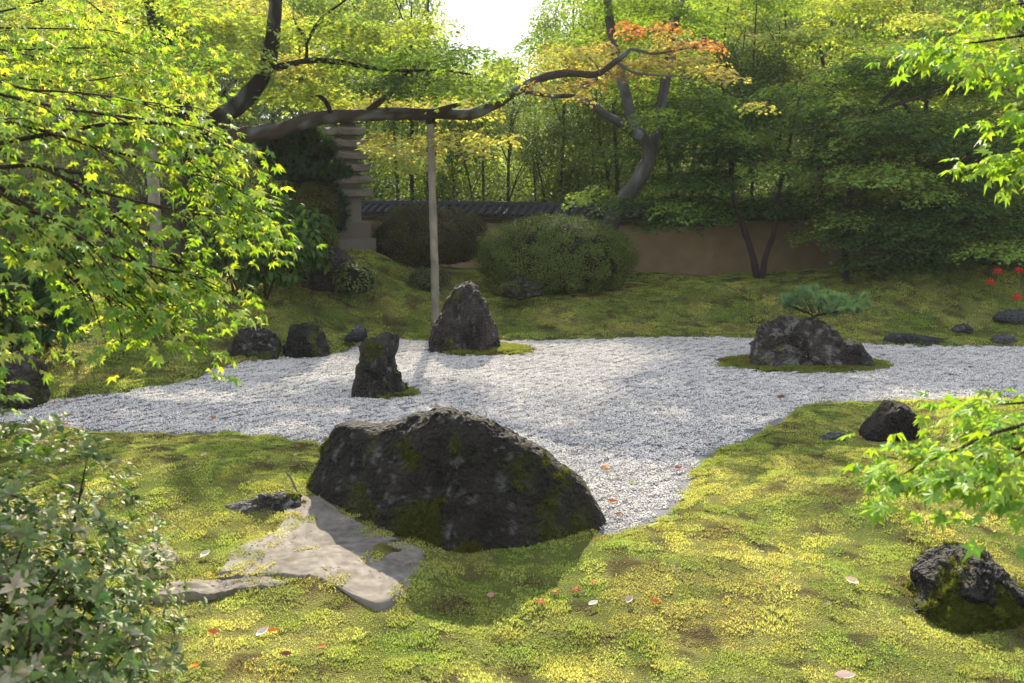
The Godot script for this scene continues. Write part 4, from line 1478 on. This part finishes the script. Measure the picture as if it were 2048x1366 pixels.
	# pale trunk against the wall
	foot = at(1216, 470, 15.9)
	foot.y = ground_y(foot.x, foot.z)
	t = thing("maple_tree", foot, "pale grey crooked trunk rising behind the wide clipped dome bush", "tree")
	limb(t, "trunk", [[1212, 500], [1222, 450], [1243, 408], [1272, 365], [1297, 318], [1292, 285], [1268, 250], [1252, 190], [1236, 130], [1222, 60], [1210, -40]], 15.9, 0.155, 0.06, tint(pale, 0.7), 13, lichen)
	limb(t, "branch", [[1283, 275], [1250, 252], [1215, 232], [1180, 208], [1155, 192], [1165, 176], [1185, 160], [1212, 148], [1238, 138]], 15.6, 0.085, 0.025, Color(0.14, 0.13, 0.12), 9, Color(0.45, 0.48, 0.44))
	limb(t, "branch", [[1297, 315], [1312, 270], [1326, 190], [1340, 110], [1348, 40], [1352, -40]], 16.1, 0.10, 0.06, tint(pale, 0.7), 9, lichen)
	limb(t, "branch", [[1345, 70], [1360, 20], [1372, -30]], 16.1, 0.05, 0.03, tint(pale, 0.7), 7)
	fill(15, [1100, 1420, -40, 120], 15.5, 17.4, 75, 24, [GREEN, LIME, GREEN], 34.0)
	fill(10, [1250, 1460, 150, 420], 16.3, 17.2, 70, 20, [DEEP, GREEN], 34.0)
	pads([[1330, 225, 15.2, 80, 20, GREEN], [1420, 260, 15.0, 80, 22, DEEP], [1255, 400, 15.6, 60, 20, DEEP], [1330, 440, 15.3, 60, 16, DEEP], [1390, 420, 15.3, 60, 16, DEEP], [1190, 385, 16.2, 60, 20, GREEN]], 40.0)
	crown(t, "crown", spray2, "maple")
	# forked maple in front of the wall
	foot = at(1518, 548, 15.8)
	foot.y = ground_y(foot.x, foot.z)
	t = thing("maple_tree", foot, "slender forked maple standing in front of the tan wall section", "tree")
	limb(t, "trunk", [[1514, 570], [1508, 520], [1492, 470], [1480, 428], [1465, 385], [1460, 310], [1452, 220], [1440, 140]], 15.8, 0.065, 0.02, Color(0.10, 0.085, 0.07), 9)
	limb(t, "trunk", [[1520, 570], [1532, 510], [1548, 462], [1552, 420], [1566, 350], [1582, 270], [1600, 190]], 15.7, 0.055, 0.018, Color(0.10, 0.085, 0.07), 9)
	limb(t, "branch", [[1480, 428], [1445, 400], [1400, 385]], 15.6, 0.025, 0.008, bark, 6)
	limb(t, "branch", [[1566, 350], [1620, 310], [1680, 290]], 15.5, 0.022, 0.008, bark, 6)
	fill(44, [1340, 1740, 170, 425], 14.9, 16.8, 68, 18, [DEEP, GREEN, DEEP], 40.0)
	crown(t, "crown", spray2, "maple")
	# spreading maple on the right bank
	foot = at(1688, 565, 15.5)
	foot.y = ground_y(foot.x, foot.z)
	t = thing("maple_tree", foot, "spreading dark maple with slanting branches above the right mound", "tree")
	limb(t, "trunk", [[1686, 585], [1692, 520], [1690, 460], [1702, 380], [1722, 300], [1742, 240], [1772, 195], [1828, 152], [1866, 128], [1900, 90]], 15.2, 0.07, 0.015, Color(0.085, 0.075, 0.062), 9)
	limb(t, "branch", [[1748, 232], [1790, 210], [1845, 192], [1920, 165], [1990, 138]], 15.0, 0.04, 0.010, Color(0.085, 0.075, 0.062), 7)
	limb(t, "branch", [[1702, 390], [1760, 370], [1830, 340], [1900, 325]], 14.8, 0.03, 0.010, Color(0.085, 0.075, 0.062), 7)
	limb(t, "branch", [[1692, 470], [1740, 455], [1800, 430], [1850, 390]], 14.8, 0.03, 0.010, Color(0.085, 0.075, 0.062), 7)
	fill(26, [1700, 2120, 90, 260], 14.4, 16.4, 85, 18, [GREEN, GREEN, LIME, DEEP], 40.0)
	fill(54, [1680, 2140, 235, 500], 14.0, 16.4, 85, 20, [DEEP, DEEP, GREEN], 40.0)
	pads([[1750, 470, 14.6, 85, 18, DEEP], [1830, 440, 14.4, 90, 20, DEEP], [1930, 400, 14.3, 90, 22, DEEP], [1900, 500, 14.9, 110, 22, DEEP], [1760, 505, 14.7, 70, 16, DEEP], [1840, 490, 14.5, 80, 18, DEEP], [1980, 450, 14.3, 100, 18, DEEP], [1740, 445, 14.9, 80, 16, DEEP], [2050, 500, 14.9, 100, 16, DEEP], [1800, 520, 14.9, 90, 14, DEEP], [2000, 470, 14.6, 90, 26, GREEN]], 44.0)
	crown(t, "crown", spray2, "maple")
	# layered maples beyond the wall
	for e in [[1440, 20.5, 1330, 1560, -30, 150, "first"], [1640, 19.8, 1540, 1760, -20, 165, "second"], [1840, 20.2, 1740, 1960, 10, 175, "third"], [2040, 19.6, 1940, 2180, 20, 190, "fourth"]]:
		foot = at(e[0], 420, e[1])
		foot.y = ground_y(foot.x, foot.z)
		t = thing("maple_tree", foot, "sunlit yellow-green layered maple behind the wall, %s from the tan wall's corner rightwards" % e[6], "tree", "layered maples behind the wall")
		limb(t, "trunk", [[e[0], 460], [e[0] + 8, 380], [e[0] - 6, 290], [e[0] + 14, 200], [e[0], 90]], e[1], 0.09, 0.03, Color(0.085, 0.075, 0.062), 8)
		limb(t, "branch", [[e[0] - 4, 300], [e[0] + 50, 220], [e[0] + 80, 150]], e[1], 0.05, 0.015, Color(0.085, 0.075, 0.062), 7)
		limb(t, "branch", [[e[0], 250], [e[0] - 50, 180], [e[0] - 85, 110]], e[1], 0.05, 0.015, Color(0.085, 0.075, 0.062), 7)
		fill(15, [e[2], e[3], e[4], e[5]], e[1] - 0.9, e[1] + 1.0, 62, 20, [LIME, LIME, GREEN, YELLOW.lerp(LIME, 0.5)], 30.0, 1.25)
		crown(t, "crown", spray2, "maple")
	make_post(871, 640, 861, 232, 13.42, 0.057, "straight grey wooden prop holding up the long maple limb")
	make_post(326, 690, 292, 150, 11.6, 0.07, "pale wooden prop half hidden by the near maple leaves at left")

func build_grove() -> void:
	var l1 := broad_spray(20, 0.26, 0.085, 0.040, 0.6)
	var l2 := broad_spray(24, 0.40, 0.13, 0.065, 0.6)
	var sunny := [Color(0.27, 0.36, 0.09), Color(0.20, 0.29, 0.07), Color(0.33, 0.38, 0.12)]
	var dark := [Color(0.11, 0.17, 0.05), Color(0.15, 0.22, 0.06)]
	var trunk := Color(0.085, 0.078, 0.066)
	var slim := []
	for k in 4: slim.append(grove_tree(4.6 + 0.3 * k, 0.034 + 0.008 * k, Vector3(0.75, 1.0, 0.75), 3.3 + 0.2 * k, 210, l1, dark, trunk, 0.42))
	var broad := []
	for k in 5: broad.append(grove_tree(5.6 + 0.2 * k, 0.10, Vector3(1.7, 2.1, 1.5), 3.7, 640, l2, sunny, trunk, 0.3))
	var u := 728.0
	for k in 28:
		u += rr(14, 58)
		plant_tree(slim[k % 4], "slender_tree", u, 18.8 + 4.5 * rng.randf() * rng.randf() + (0.6 if u < 1000 else 0.0), Vector3.ONE * (0.72 if u > 930 and u < 1110 else rr(0.85, 1.05)), "slender dark-trunked tree behind the wall, %s trunk to the right of the pagoda" % nth(k + 1), "slender trees behind the wall", k < 4)
	var spots := []
	for k in 17: spots.append([-150.0 + k * 150.0 + rr(-30, 30), 29.0 + rr(0, 2.0), 1.12])
	for k in 17: spots.append([-220.0 + k * 150.0 + rr(-30, 30), 34.5 + rr(0, 3.0), 1.28])
	for k in spots.size():
		var e: Array = spots[k]
		var gap := smoothstep(170.0, 60.0, absf(e[0] - 1010.0))
		var h: float = e[2] * lerpf(rr(0.95, 1.12), 0.62, gap)
		if e[0] > 1300: h *= 1.05
		plant_tree(broad[k % 5], "broad_tree", e[0], e[1], Vector3(1, h, 1), "bushy sunlit tree beyond the wall, %s from the left in the %s row" % [nth(k % 17 + 1), "nearer" if k < 17 else "farther"], "bushy trees beyond the wall", k < 5)
	# sunlit bushes in the clearing behind the slender trunks
	var l3 := broad_spray(18, 0.30, 0.13, 0.06, 0.6)
	var low := []
	for k in 3: low.append(grove_tree(1.6, 0.05, Vector3(1.15, 1.0, 0.9), 1.25, 230, l3, [Color(0.20, 0.29, 0.06), Color(0.27, 0.36, 0.08), Color(0.12, 0.19, 0.05), Color(0.33, 0.38, 0.11)], trunk, 0.35))
	for k in 13:
		var o: Node3D = low[k % 3] if k < 3 else low[k % 3].duplicate()
		o.name = numbered("leafy_bush")
		add_child(o)
		var w := at(640 + k * 52 + rr(-14, 14), 400, 21.5 + rr(0, 2.6))
		o.position = Vector3(w.x, ground_y(w.x, w.z), w.z)
		o.rotation.y = rr(0, TAU)
		o.scale = Vector3.ONE * rr(0.8, 1.25)
		tag(o, "leafy sunlit bush between the slender trunks behind the wall, %s from the pagoda side" % nth(k + 1), "bush", "leafy bushes behind the wall")
	# evergreen hill at the top right
	var far := [Color(0.035, 0.055, 0.03), Color(0.05, 0.07, 0.035)]
	var ev := grove_tree(9.0, 0.2, Vector3(2.6, 3.6, 2.4), 6.0, 420, broad_spray(24, 0.6, 0.22, 0.09, 0.6), far, trunk, 0.1)
	var hill := [[80, 40], [250, 42], [430, 38], [520, 41], [700, 46], [1500, 44], [1640, 42], [1790, 40], [1900, 38], [2020, 42], [2160, 40]]
	for k in hill.size():
		plant_tree(ev, "evergreen_tree", hill[k][0], hill[k][1], Vector3.ONE * rr(0.85, 1.0) * (0.8 if k < 5 else 1.0), "dark evergreen tree on the hill behind the wood, %s from the left" % nth(k + 1), "evergreens on the hill", k == 0)

func build_foreground() -> void:
	var shapes := leaf_shapes(7)
	var brown := Color(0.10, 0.075, 0.045)
	# maple leaning in from the left of the veranda
	var foot := Vector3(-2.75, 0.0, -2.5)
	foot.y = ground_y(foot.x, foot.z)
	var t := thing("maple_tree", foot, "near maple whose bright hanging branches fill the left side", "tree")
	var b := MB.new()
	tube(b, [[foot - Vector3(0, 0.2, 0), 0.11], [foot + Vector3(0.05, 1.0, 0), 0.10], [foot + Vector3(0.15, 2.0, -0.05), 0.085], [foot + Vector3(0.2, 2.9, -0.2), 0.06], [foot + Vector3(0.5, 3.6, -0.5), 0.035]], 12, brown, 0.2, 0.1)
	put("trunk", b.done(true), M.bark, t)
	var from := foot + Vector3(0.15, 2.0, -0.05)
	var cols := [Color(0.24, 0.36, 0.08), Color(0.32, 0.42, 0.09), Color(0.14, 0.25, 0.06), Color(0.42, 0.48, 0.13), Color(0.19, 0.31, 0.07)]
	var lines := [
		[[-250, 140, 2.6], [-60, 175, 2.7], [120, 215, 2.8], [300, 240, 2.85], [370, 255, 2.9], [450, 285, 2.95]],
		[[-250, 210, 2.6], [0, 240, 2.65], [180, 290, 2.75], [350, 335, 2.8], [400, 360, 2.85], [470, 405, 2.9]],
		[[-200, 260, 2.5], [40, 320, 2.55], [190, 380, 2.65], [330, 415, 2.7], [380, 425, 2.75], [440, 435, 2.8]],
		[[-200, 300, 2.5], [20, 390, 2.5], [140, 480, 2.55], [230, 560, 2.6], [250, 580, 2.65], [280, 610, 2.7], [320, 640, 2.75]],
		[[60, 330, 2.6], [180, 430, 2.6], [260, 510, 2.65], [300, 545, 2.7], [340, 560, 2.75]],
		[[-160, 390, 2.4], [0, 430, 2.45], [90, 490, 2.5], [160, 545, 2.5]],
		[[120, 350, 2.7], [240, 440, 2.7], [330, 500, 2.75], [360, 520, 2.8]],
		[[-220, 400, 2.5], [-20, 470, 2.5], [110, 540, 2.55], [190, 580, 2.6], [230, 610, 2.65]],
		[[-200, 340, 2.4], [60, 420, 2.45], [200, 500, 2.5], [290, 530, 2.6], [340, 540, 2.65]],
		[[-120, 180, 2.9], [60, 180, 2.9], [200, 190, 2.95], [330, 215, 3.0]],
		[[-200, 480, 2.3], [-60, 560, 2.35], [-30, 600, 2.4], [-20, 650, 2.4]],
		[[200, 250, 2.8], [330, 290, 2.85], [400, 330, 2.9], [450, 375, 2.9]],
	]
	for k in lines.size():
		var path := px_path(lines[k], 0.006, 0.002)
		if k != 6: path.push_front([from, 0.012])
		twig(t, path, brown)
		var only := px_path(lines[k], 0.01, 0.002)
		twig_leaves(only, 0.032, 0.047, cols, 0.04, 0.10)
		# side sprigs
		var pts := curve_points(only, 0.11)
		var sprigs := MB.new()
		for q in range(1, pts.size()):
			var p: Vector3 = pts[q][0]
			var d: Vector3 = (pts[q][0] - pts[q - 1][0]).normalized()
			for s in [-1, 1]:
				if rng.randf() < 0.25: continue
				var out: Vector3 = (d + Vector3(d.z, -0.15, -d.x) * s * 0.9 + Vector3(0, rr(-0.5, 0.1), 0)).normalized()
				var sprig := [[p, 0.003], [p + out * 0.10, 0.002], [p + out * 0.2 - Vector3(0, 0.03, 0), 0.001]]
				tube(sprigs, sprig, 4, brown, 0.1, 0.06)
				twig_leaves(sprig, 0.045, 0.045, cols, 0.025, 0.075)
		put("fine_twigs", sprigs.done(true), M.bark, t).set_meta("kind", "stuff")
	# a thinner, more distant layer of the same tree
	for k in 5:
		var y := 0.0 + k * 34.0
		var path := [[-260, y - 30 + rr(-40, 40), 4.0], [-40, y + rr(-30, 30), 4.2], [140, y + rr(-15, 45), 4.4], [230 + 10 * k, y + rr(10, 60), 4.5], [310 + rr(-90, 40), y + rr(40, 90), 4.7]]
		var only := px_path(path, 0.005, 0.002)
		var first := [from + Vector3(0.1, 0.9, -0.2), 0.010]
		twig(t, [first] + only, brown)
		var pts := curve_points(only, 0.22)
		twig_leaves(only, 0.07, 0.052, cols + [YELLOW], 0.06, 0.16)
		for q in range(1, pts.size()):
			var p: Vector3 = pts[q][0]
			for s in [-1, 1]:
				var out := Vector3(rr(0.0, 1.0), rr(-0.3, 0.1), s * rr(0.3, 1.0)).normalized()
				twig_leaves([[p, 0.003], [p + out * 0.16, 0.002], [p + out * 0.3, 0.001]], 0.08, 0.05, cols + [YELLOW], 0.04, 0.10)
	finish_leaves(t, 7, "near_maple", shapes)

	# maple reaching in from the right
	foot = Vector3(2.55, 0, -2.6)
	foot.y = ground_y(foot.x, foot.z)
	t = thing("maple_tree", foot, "near maple with light green twigs reaching in from the right", "tree")
	b = MB.new()
	tube(b, [[foot - Vector3(0, 0.2, 0), 0.08], [foot + Vector3(0.0, 1.0, 0), 0.07], [foot + Vector3(-0.1, 2.0, 0.05), 0.055], [foot + Vector3(-0.15, 2.8, 0), 0.035]], 10, brown, 0.2, 0.1)
	put("trunk", b.done(true), M.bark, t)
	cols = [Color(0.25, 0.40, 0.07), Color(0.30, 0.44, 0.08), Color(0.20, 0.34, 0.07)]
	lines = [
		[[2300, 800, 2.3], [2150, 830, 2.25], [2000, 862, 2.2], [1915, 900, 2.2], [1850, 925, 2.2], [1795, 955, 2.2]],
		[[2300, 790, 2.4], [2120, 800, 2.4], [2050, 805, 2.4], [1990, 810, 2.4]],
		[[2250, 850, 2.2], [2130, 890, 2.15], [2000, 900, 2.15], [1910, 930, 2.15]],
		[[2250, 900, 2.1], [2150, 950, 2.1], [2090, 950, 2.05], [2050, 985, 2.05]],
		[[2250, 820, 2.3], [2120, 850, 2.3], [2040, 865, 2.3], [1975, 880, 2.3]],
		[[2300, 820, 2.2], [2150, 870, 2.15], [2070, 890, 2.1], [2010, 930, 2.1]],
	]
	var upper := [
		[[2400, 20, 3.1], [2200, 50, 3.05], [2050, 70, 3.0], [1950, 85, 3.0], [1870, 85, 3.0]],
		[[2400, 0, 3.1], [2200, -10, 3.0], [2080, 0, 3.0], [1985, 20, 3.0]],
		[[2400, 80, 3.1], [2200, 100, 3.0], [2100, 130, 3.0], [2000, 118, 3.0]],
		[[2400, 150, 2.9], [2200, 190, 2.9], [2100, 205, 2.9], [2020, 225, 2.9]],
		[[2400, 260, 2.8], [2200, 300, 2.8], [2100, 320, 2.8], [1995, 355, 2.8]],
		[[2400, 230, 2.8], [2200, 260, 2.8], [2110, 285, 2.8], [2020, 310, 2.8]],
	]
	for k in lines.size() + upper.size():
		var low := k < lines.size()
		var only := px_path(lines[k] if low else upper[k - lines.size()], 0.007, 0.002)
		var first := [foot + (Vector3(-0.05, 1.35, 0) if low else Vector3(-0.12, 2.4, 0)), 0.015]
		twig(t, [first] + only, brown)
		var inner := only.slice(1)
		twig_leaves(inner, 0.055, 0.062 if low else 0.056, cols if low else [cols[0], cols[1], Color(0.34, 0.44, 0.06)], 0.02, 0.09)
		var pts := curve_points(inner, 0.13)
		for q in range(1, pts.size()):
			var p: Vector3 = pts[q][0]
			for s in [-1, 1]:
				if rng.randf() < 0.45: continue
				var out := Vector3(-rr(0.2, 0.8), rr(-0.2, 0.15), s * rr(0.3, 0.9)).normalized()
				twig_leaves([[p, 0.003], [p + out * 0.06, 0.002], [p + out * 0.13, 0.001]], 0.06, 0.056, cols, 0.02, 0.07)
	finish_leaves(t, 7, "near_maple", shapes)

	# azalea at the bottom left
	foot = Vector3(-1.36, 0, -2.2)
	foot.y = ground_y(foot.x, foot.z)
	t = thing("azalea_bush", foot, "near azalea bush with glossy grey-green leaves in the bottom left corner", "bush")
	var oval := []
	for k in 3:
		b = MB.new()
		oval_leaf(b, Transform3D(), 1.0, 0.36 + 0.05 * k, Color(1, 1, 1))
		oval.append(b.done())
	var acols := [Color(0.125, 0.165, 0.055), Color(0.085, 0.125, 0.042), Color(0.165, 0.195, 0.075), Color(0.30, 0.275, 0.175), Color(0.08, 0.125, 0.036), Color(0.14, 0.22, 0.045)]
	var c := foot + Vector3(0.0, 0.78, 0.0)
	var rad := Vector3(0.53, 0.86, 0.58)
	for k in 4200:
		var a := rr(0, TAU)
		var f := asin(rr(-0.8, 1.0))
		var d := Vector3(cos(a) * cos(f), sin(f), sin(a) * cos(f))
		var p := c + d * rad * (rr(0.45, 1.0) + 0.12 * n_mid.get_noise_3dv(d * 1.6))
		var up := (d + Vector3(0, 0.5, 0) + Vector3(rr(-0.3, 0.3), 0, rr(-0.3, 0.3))).normalized()
		if k % 24 == 0:
			twig(t, [[p - up * 0.22, 0.003], [p - up * 0.08, 0.0025], [p, 0.002]], Color(0.10, 0.065, 0.04))
		var bs := basis_up(up, rr(0, TAU))
		var col: Color = acols[rng.randi() % acols.size()]
		for j in 6 + rng.randi() % 3:
			var x := Transform3D(bs, p) * turned(Vector3.ZERO, TAU * j / 7.0 + rr(-0.3, 0.3), rr(-0.75, 0.2), rr(-0.3, 0.3))
			near_leaves.append([x, rr(0.022, 0.044), jit(col if rng.randf() < 0.5 else acols[rng.randi() % acols.size()], 0.2)])
	b = MB.new()
	for k in 5:
		var a := TAU * k / 5.0
		tube(b, [[foot + Vector3(cos(a) * 0.1, -0.1, sin(a) * 0.1), 0.02], [foot + Vector3(cos(a) * 0.25, 0.45, sin(a) * 0.2), 0.015], [foot + Vector3(cos(a) * 0.45, 0.9, sin(a) * 0.35), 0.008]], 7, Color(0.08, 0.06, 0.045), 0.2, 0.08)
	put("stem", b.done(true), M.bark, t)
	finish_leaves(t, 0, "azalea", oval)

func build_small() -> void:
	# dwarf pine on the island rock
	var p := at(1640, 640, 11.0)
	var t := thing("dwarf_pine", p, "dwarf blue-green pine growing over the island rock", "tree")
	var bark := Color(0.09, 0.065, 0.05)
	limb(t, "branch", [[1600, 650], [1630, 632], [1680, 622], [1725, 612]], 11.0, 0.02, 0.008, bark, 7)
	limb(t, "branch", [[1630, 634], [1605, 620], [1580, 612]], 11.0, 0.014, 0.006, bark, 7)
	limb(t, "branch", [[1650, 630], [1655, 610], [1640, 592]], 11.0, 0.012, 0.006, bark, 7)
	for k in 46:
		var u := rr(0, 1)
		var e := at(lerpf(1566, 1738, u), 604 + rr(-20, 16) - 10.0 * sin(u * 7.0), 11.0 + rr(-0.28, 0.28))
		var b0 := MB.new()
		tube(b0, [[at(1650 + (u - 0.5) * 90, 626, 11.0), 0.005], [e, 0.003]], 5, bark, 0.1, 0.08)
		put("twig", b0.done(true), M.bark, t)
		for q in 7:
			bag_x.append(Transform3D(basis_up(Vector3(rr(-0.8, 0.8), 1, rr(-0.8, 0.8)), rr(0, TAU)) * rr(0.7, 1.2), e + Vector3(rr(-1, 1), rr(-0.5, 0.7), rr(-1, 1)) * 0.05))
			bag_c.append(jit(Color(0.125, 0.21, 0.095), 0.25))
	crown(t, "needles", needle_tuft(34, 0.085, 0.0022), "needle")
	# red spider lilies
	make_lily(1984, 604, 567, 13.6, -2, "short red spider lily, lower left of the clump on the right bank")
	make_lily(2000, 612, 545, 13.4, -4, "tall red spider lily, upper left of the clump on the right bank")
	make_lily(2036, 612, 543, 13.4, 2, "tall red spider lily, upper right of the clump at the frame edge")
	make_lily(2034, 628, 597, 13.2, 0, "lowest red spider lily, down the bank near the half-sunk stone")
	# dead twig by the slab
	var b := MB.new()
	tube(b, [[at(573, 945, 6.25), 0.006], [at(584, 960, 6.2), 0.008], [at(594, 984, 6.1), 0.009]], 6, Color(0.22, 0.19, 0.16), 0.2, 0.05)
	tag(put("dead_twig", b.done(true), M.bark), "grey dead twig stuck in the moss beside the large boulder", "twig")
	# seedlings in the gravel
	for e in [[812, 690, "pale seedling in the gravel between the two standing stones"], [806, 712, "pale seedling in the gravel right beside the jagged upright stone"], [1268, 967, "tiny green seedling in the gravel right of the large boulder"]]:
		var r := at(e[0], e[1], 1.0) - EYE
		var w := EYE - r * (EYE.y / r.y)
		b = MB.new()
		for k in 9:
			var a := rr(0, TAU)
			var q := Vector3(rr(-0.10, 0.10), rr(0.0, 0.05), rr(-0.06, 0.06)) * (1.0 if e[0] < 1000 else 0.3)
			oval_leaf(b, turned(w + q, a, rr(-0.5, 0.2), 0.0), 0.035, 0.015, Color(0.20, 0.27, 0.06))
		tag(put("seedling", b.done(), M.broad), e[2], "plant")
	# fallen leaves
	leaf_kinds = [dry_leaf(0, 0.05), dry_leaf(1, 0.07)]
	var rust := Color(0.40, 0.12, 0.03)
	var red := Color(0.33, 0.06, 0.035)
	var brown := Color(0.16, 0.07, 0.045)
	var straw := Color(0.36, 0.31, 0.25)
	for e in [
		[1210, 938, 1, Color(0.62, 0.24, 0.03), "upright orange leaf on the gravel right of the boulder", 1.5], [1225, 1005, 1, rust, "red-brown leaf on the gravel nearest the boulder's right end", 1.1], [1238, 1032, 1, brown, "dark curled leaf on the gravel at the boulder's right foot", 1.1], [1356, 938, 1, red, "red leaf on the gravel close to the right moss edge", 1.0],
		[1562, 796, 1, brown, "dark curled leaf alone on the gravel below the island", 1.6], [408, 912, 1, straw, "pale leaf on the left moss mound near its gravel edge", 0.9], [592, 912, 1, straw, "pale leaf on the moss just left of the boulder", 0.8], [562, 903, 1, brown, "brown leaf on the moss left of the boulder", 0.8],
		[410, 1112, 1, Color(0.46, 0.42, 0.33), "cream leaf on the moss patch left of the sandy slab", 1.2], [525, 1268, 1, Color(0.5, 0.45, 0.4), "white curled leaf on bright moss below the sandy strip", 1.1], [545, 1265, 1, Color(0.55, 0.17, 0.03), "orange leaf touching the white curled leaf", 0.9], [426, 1268, 1, rust, "orange-red leaf on the moss right of the azalea", 0.9],
		[391, 1336, 1, Color(0.66, 0.26, 0.03), "bright orange leaf at the bottom beside the azalea", 0.9], [572, 1312, 1, brown, "brown leaf low on the bright moss at bottom left", 0.8], [642, 1298, 1, rust, "rust leaf on the moss at the lower edge of the boulder's shadow", 0.8], [1082, 1200, 0, red, "red maple leaf in the shadow edge, left of the small cluster", 1.1],
		[1110, 1188, 0, rust, "rust maple leaf in the middle of the small cluster at the shadow edge", 1.1], [1150, 1185, 0, red, "red maple leaf, right end of the small cluster at the shadow edge", 1.1], [1190, 1168, 0, rust, "rust maple leaf just beyond the boulder's shadow", 0.9], [982, 1195, 1, Color(0.30, 0.18, 0.12), "brown leaf on the shaded moss below the boulder", 1.0],
		[1258, 1203, 1, straw, "pale leaf on the moss below the gravel's near corner", 0.9], [1186, 1210, 1, Color(0.6, 0.56, 0.5), "thin pale leaf lying in bright moss right of the leaf cluster", 0.9], [1352, 1142, 1, straw, "pale leaf on the open moss below the gravel edge", 0.8], [1705, 1166, 1, Color(0.60, 0.46, 0.34), "beige leaf on the moss left of the moss-furred rock", 1.2],
		[1310, 1206, 1, rust, "rust leaf in the middle of the right moss", 0.9], [1552, 1157, 1, rust, "small rust leaf on the right moss", 0.7], [1690, 1356, 1, Color(0.62, 0.47, 0.40), "pinkish leaf at the bottom edge on the right moss", 1.3], [1655, 1212, 1, straw, "small pale leaf below the beige leaf", 0.6], [1948, 1002, 1, red, "small red leaf on the moss under the near maple twigs", 0.6],
	]:
		fallen(e[0], e[1], e[2], e[3], e[4], "", e[5])
	for k in 95:
		var u := rr(90, 1300)
		var v := rr(690, 1000)
		if k < 34:
			u = rr(75, 260)
			v = rr(800, 855)
		var r := at(u, v, 1.0) - EYE
		var w := EYE - r * (EYE.y / r.y)
		if sd(w.x, w.z) > -0.05: continue
		fallen(u, v, 0, [brown, red, rust, brown][rng.randi() % 4], "small reddish maple leaf fallen on the gravel", "small fallen leaves on the gravel", rr(0.7, 1.1))
	make_litter()

func make_litter() -> void:
	var crumb := MB.new()
	for k in 7:
		oval_leaf(crumb, turned(Vector3(rr(-0.06, 0.06), 0, rr(-0.06, 0.06)), rr(0, TAU), rr(-0.4, 0.4), rr(-0.5, 0.5)), rr(0.008, 0.022), rr(0.004, 0.008), grey(0.5, 1.4))
	var xf := []
	var co := []
	for k in 2600:
		var p := Vector2(rr(-5.0, 5.5), -3.6 - 12.0 * pow(rng.randf(), 1.5))
		if absf(p.x) > 0.6 * -p.y + 0.2 or sd(p.x, p.y) < 0.05: continue
		if n_mid.get_noise_2d(p.x * 1.3 + 31.0, p.y * 1.3) < -0.05: continue
		xf.append(Transform3D(basis_up(ground_up(p.x, p.y), rr(0, TAU)), Vector3(p.x, maxf(ground_y(p.x, p.y), on_slab(p)) + 0.009, p.y)))
		co.append(jit([Color(0.16, 0.09, 0.045), Color(0.10, 0.07, 0.045), Color(0.28, 0.20, 0.11)][rng.randi() % 3], 0.3))
	tag(scatter("leaf_litter", crumb.done(), M.dry, xf, co), "crumbs of brown dead leaves scattered in the moss", "litter", "", "stuff")
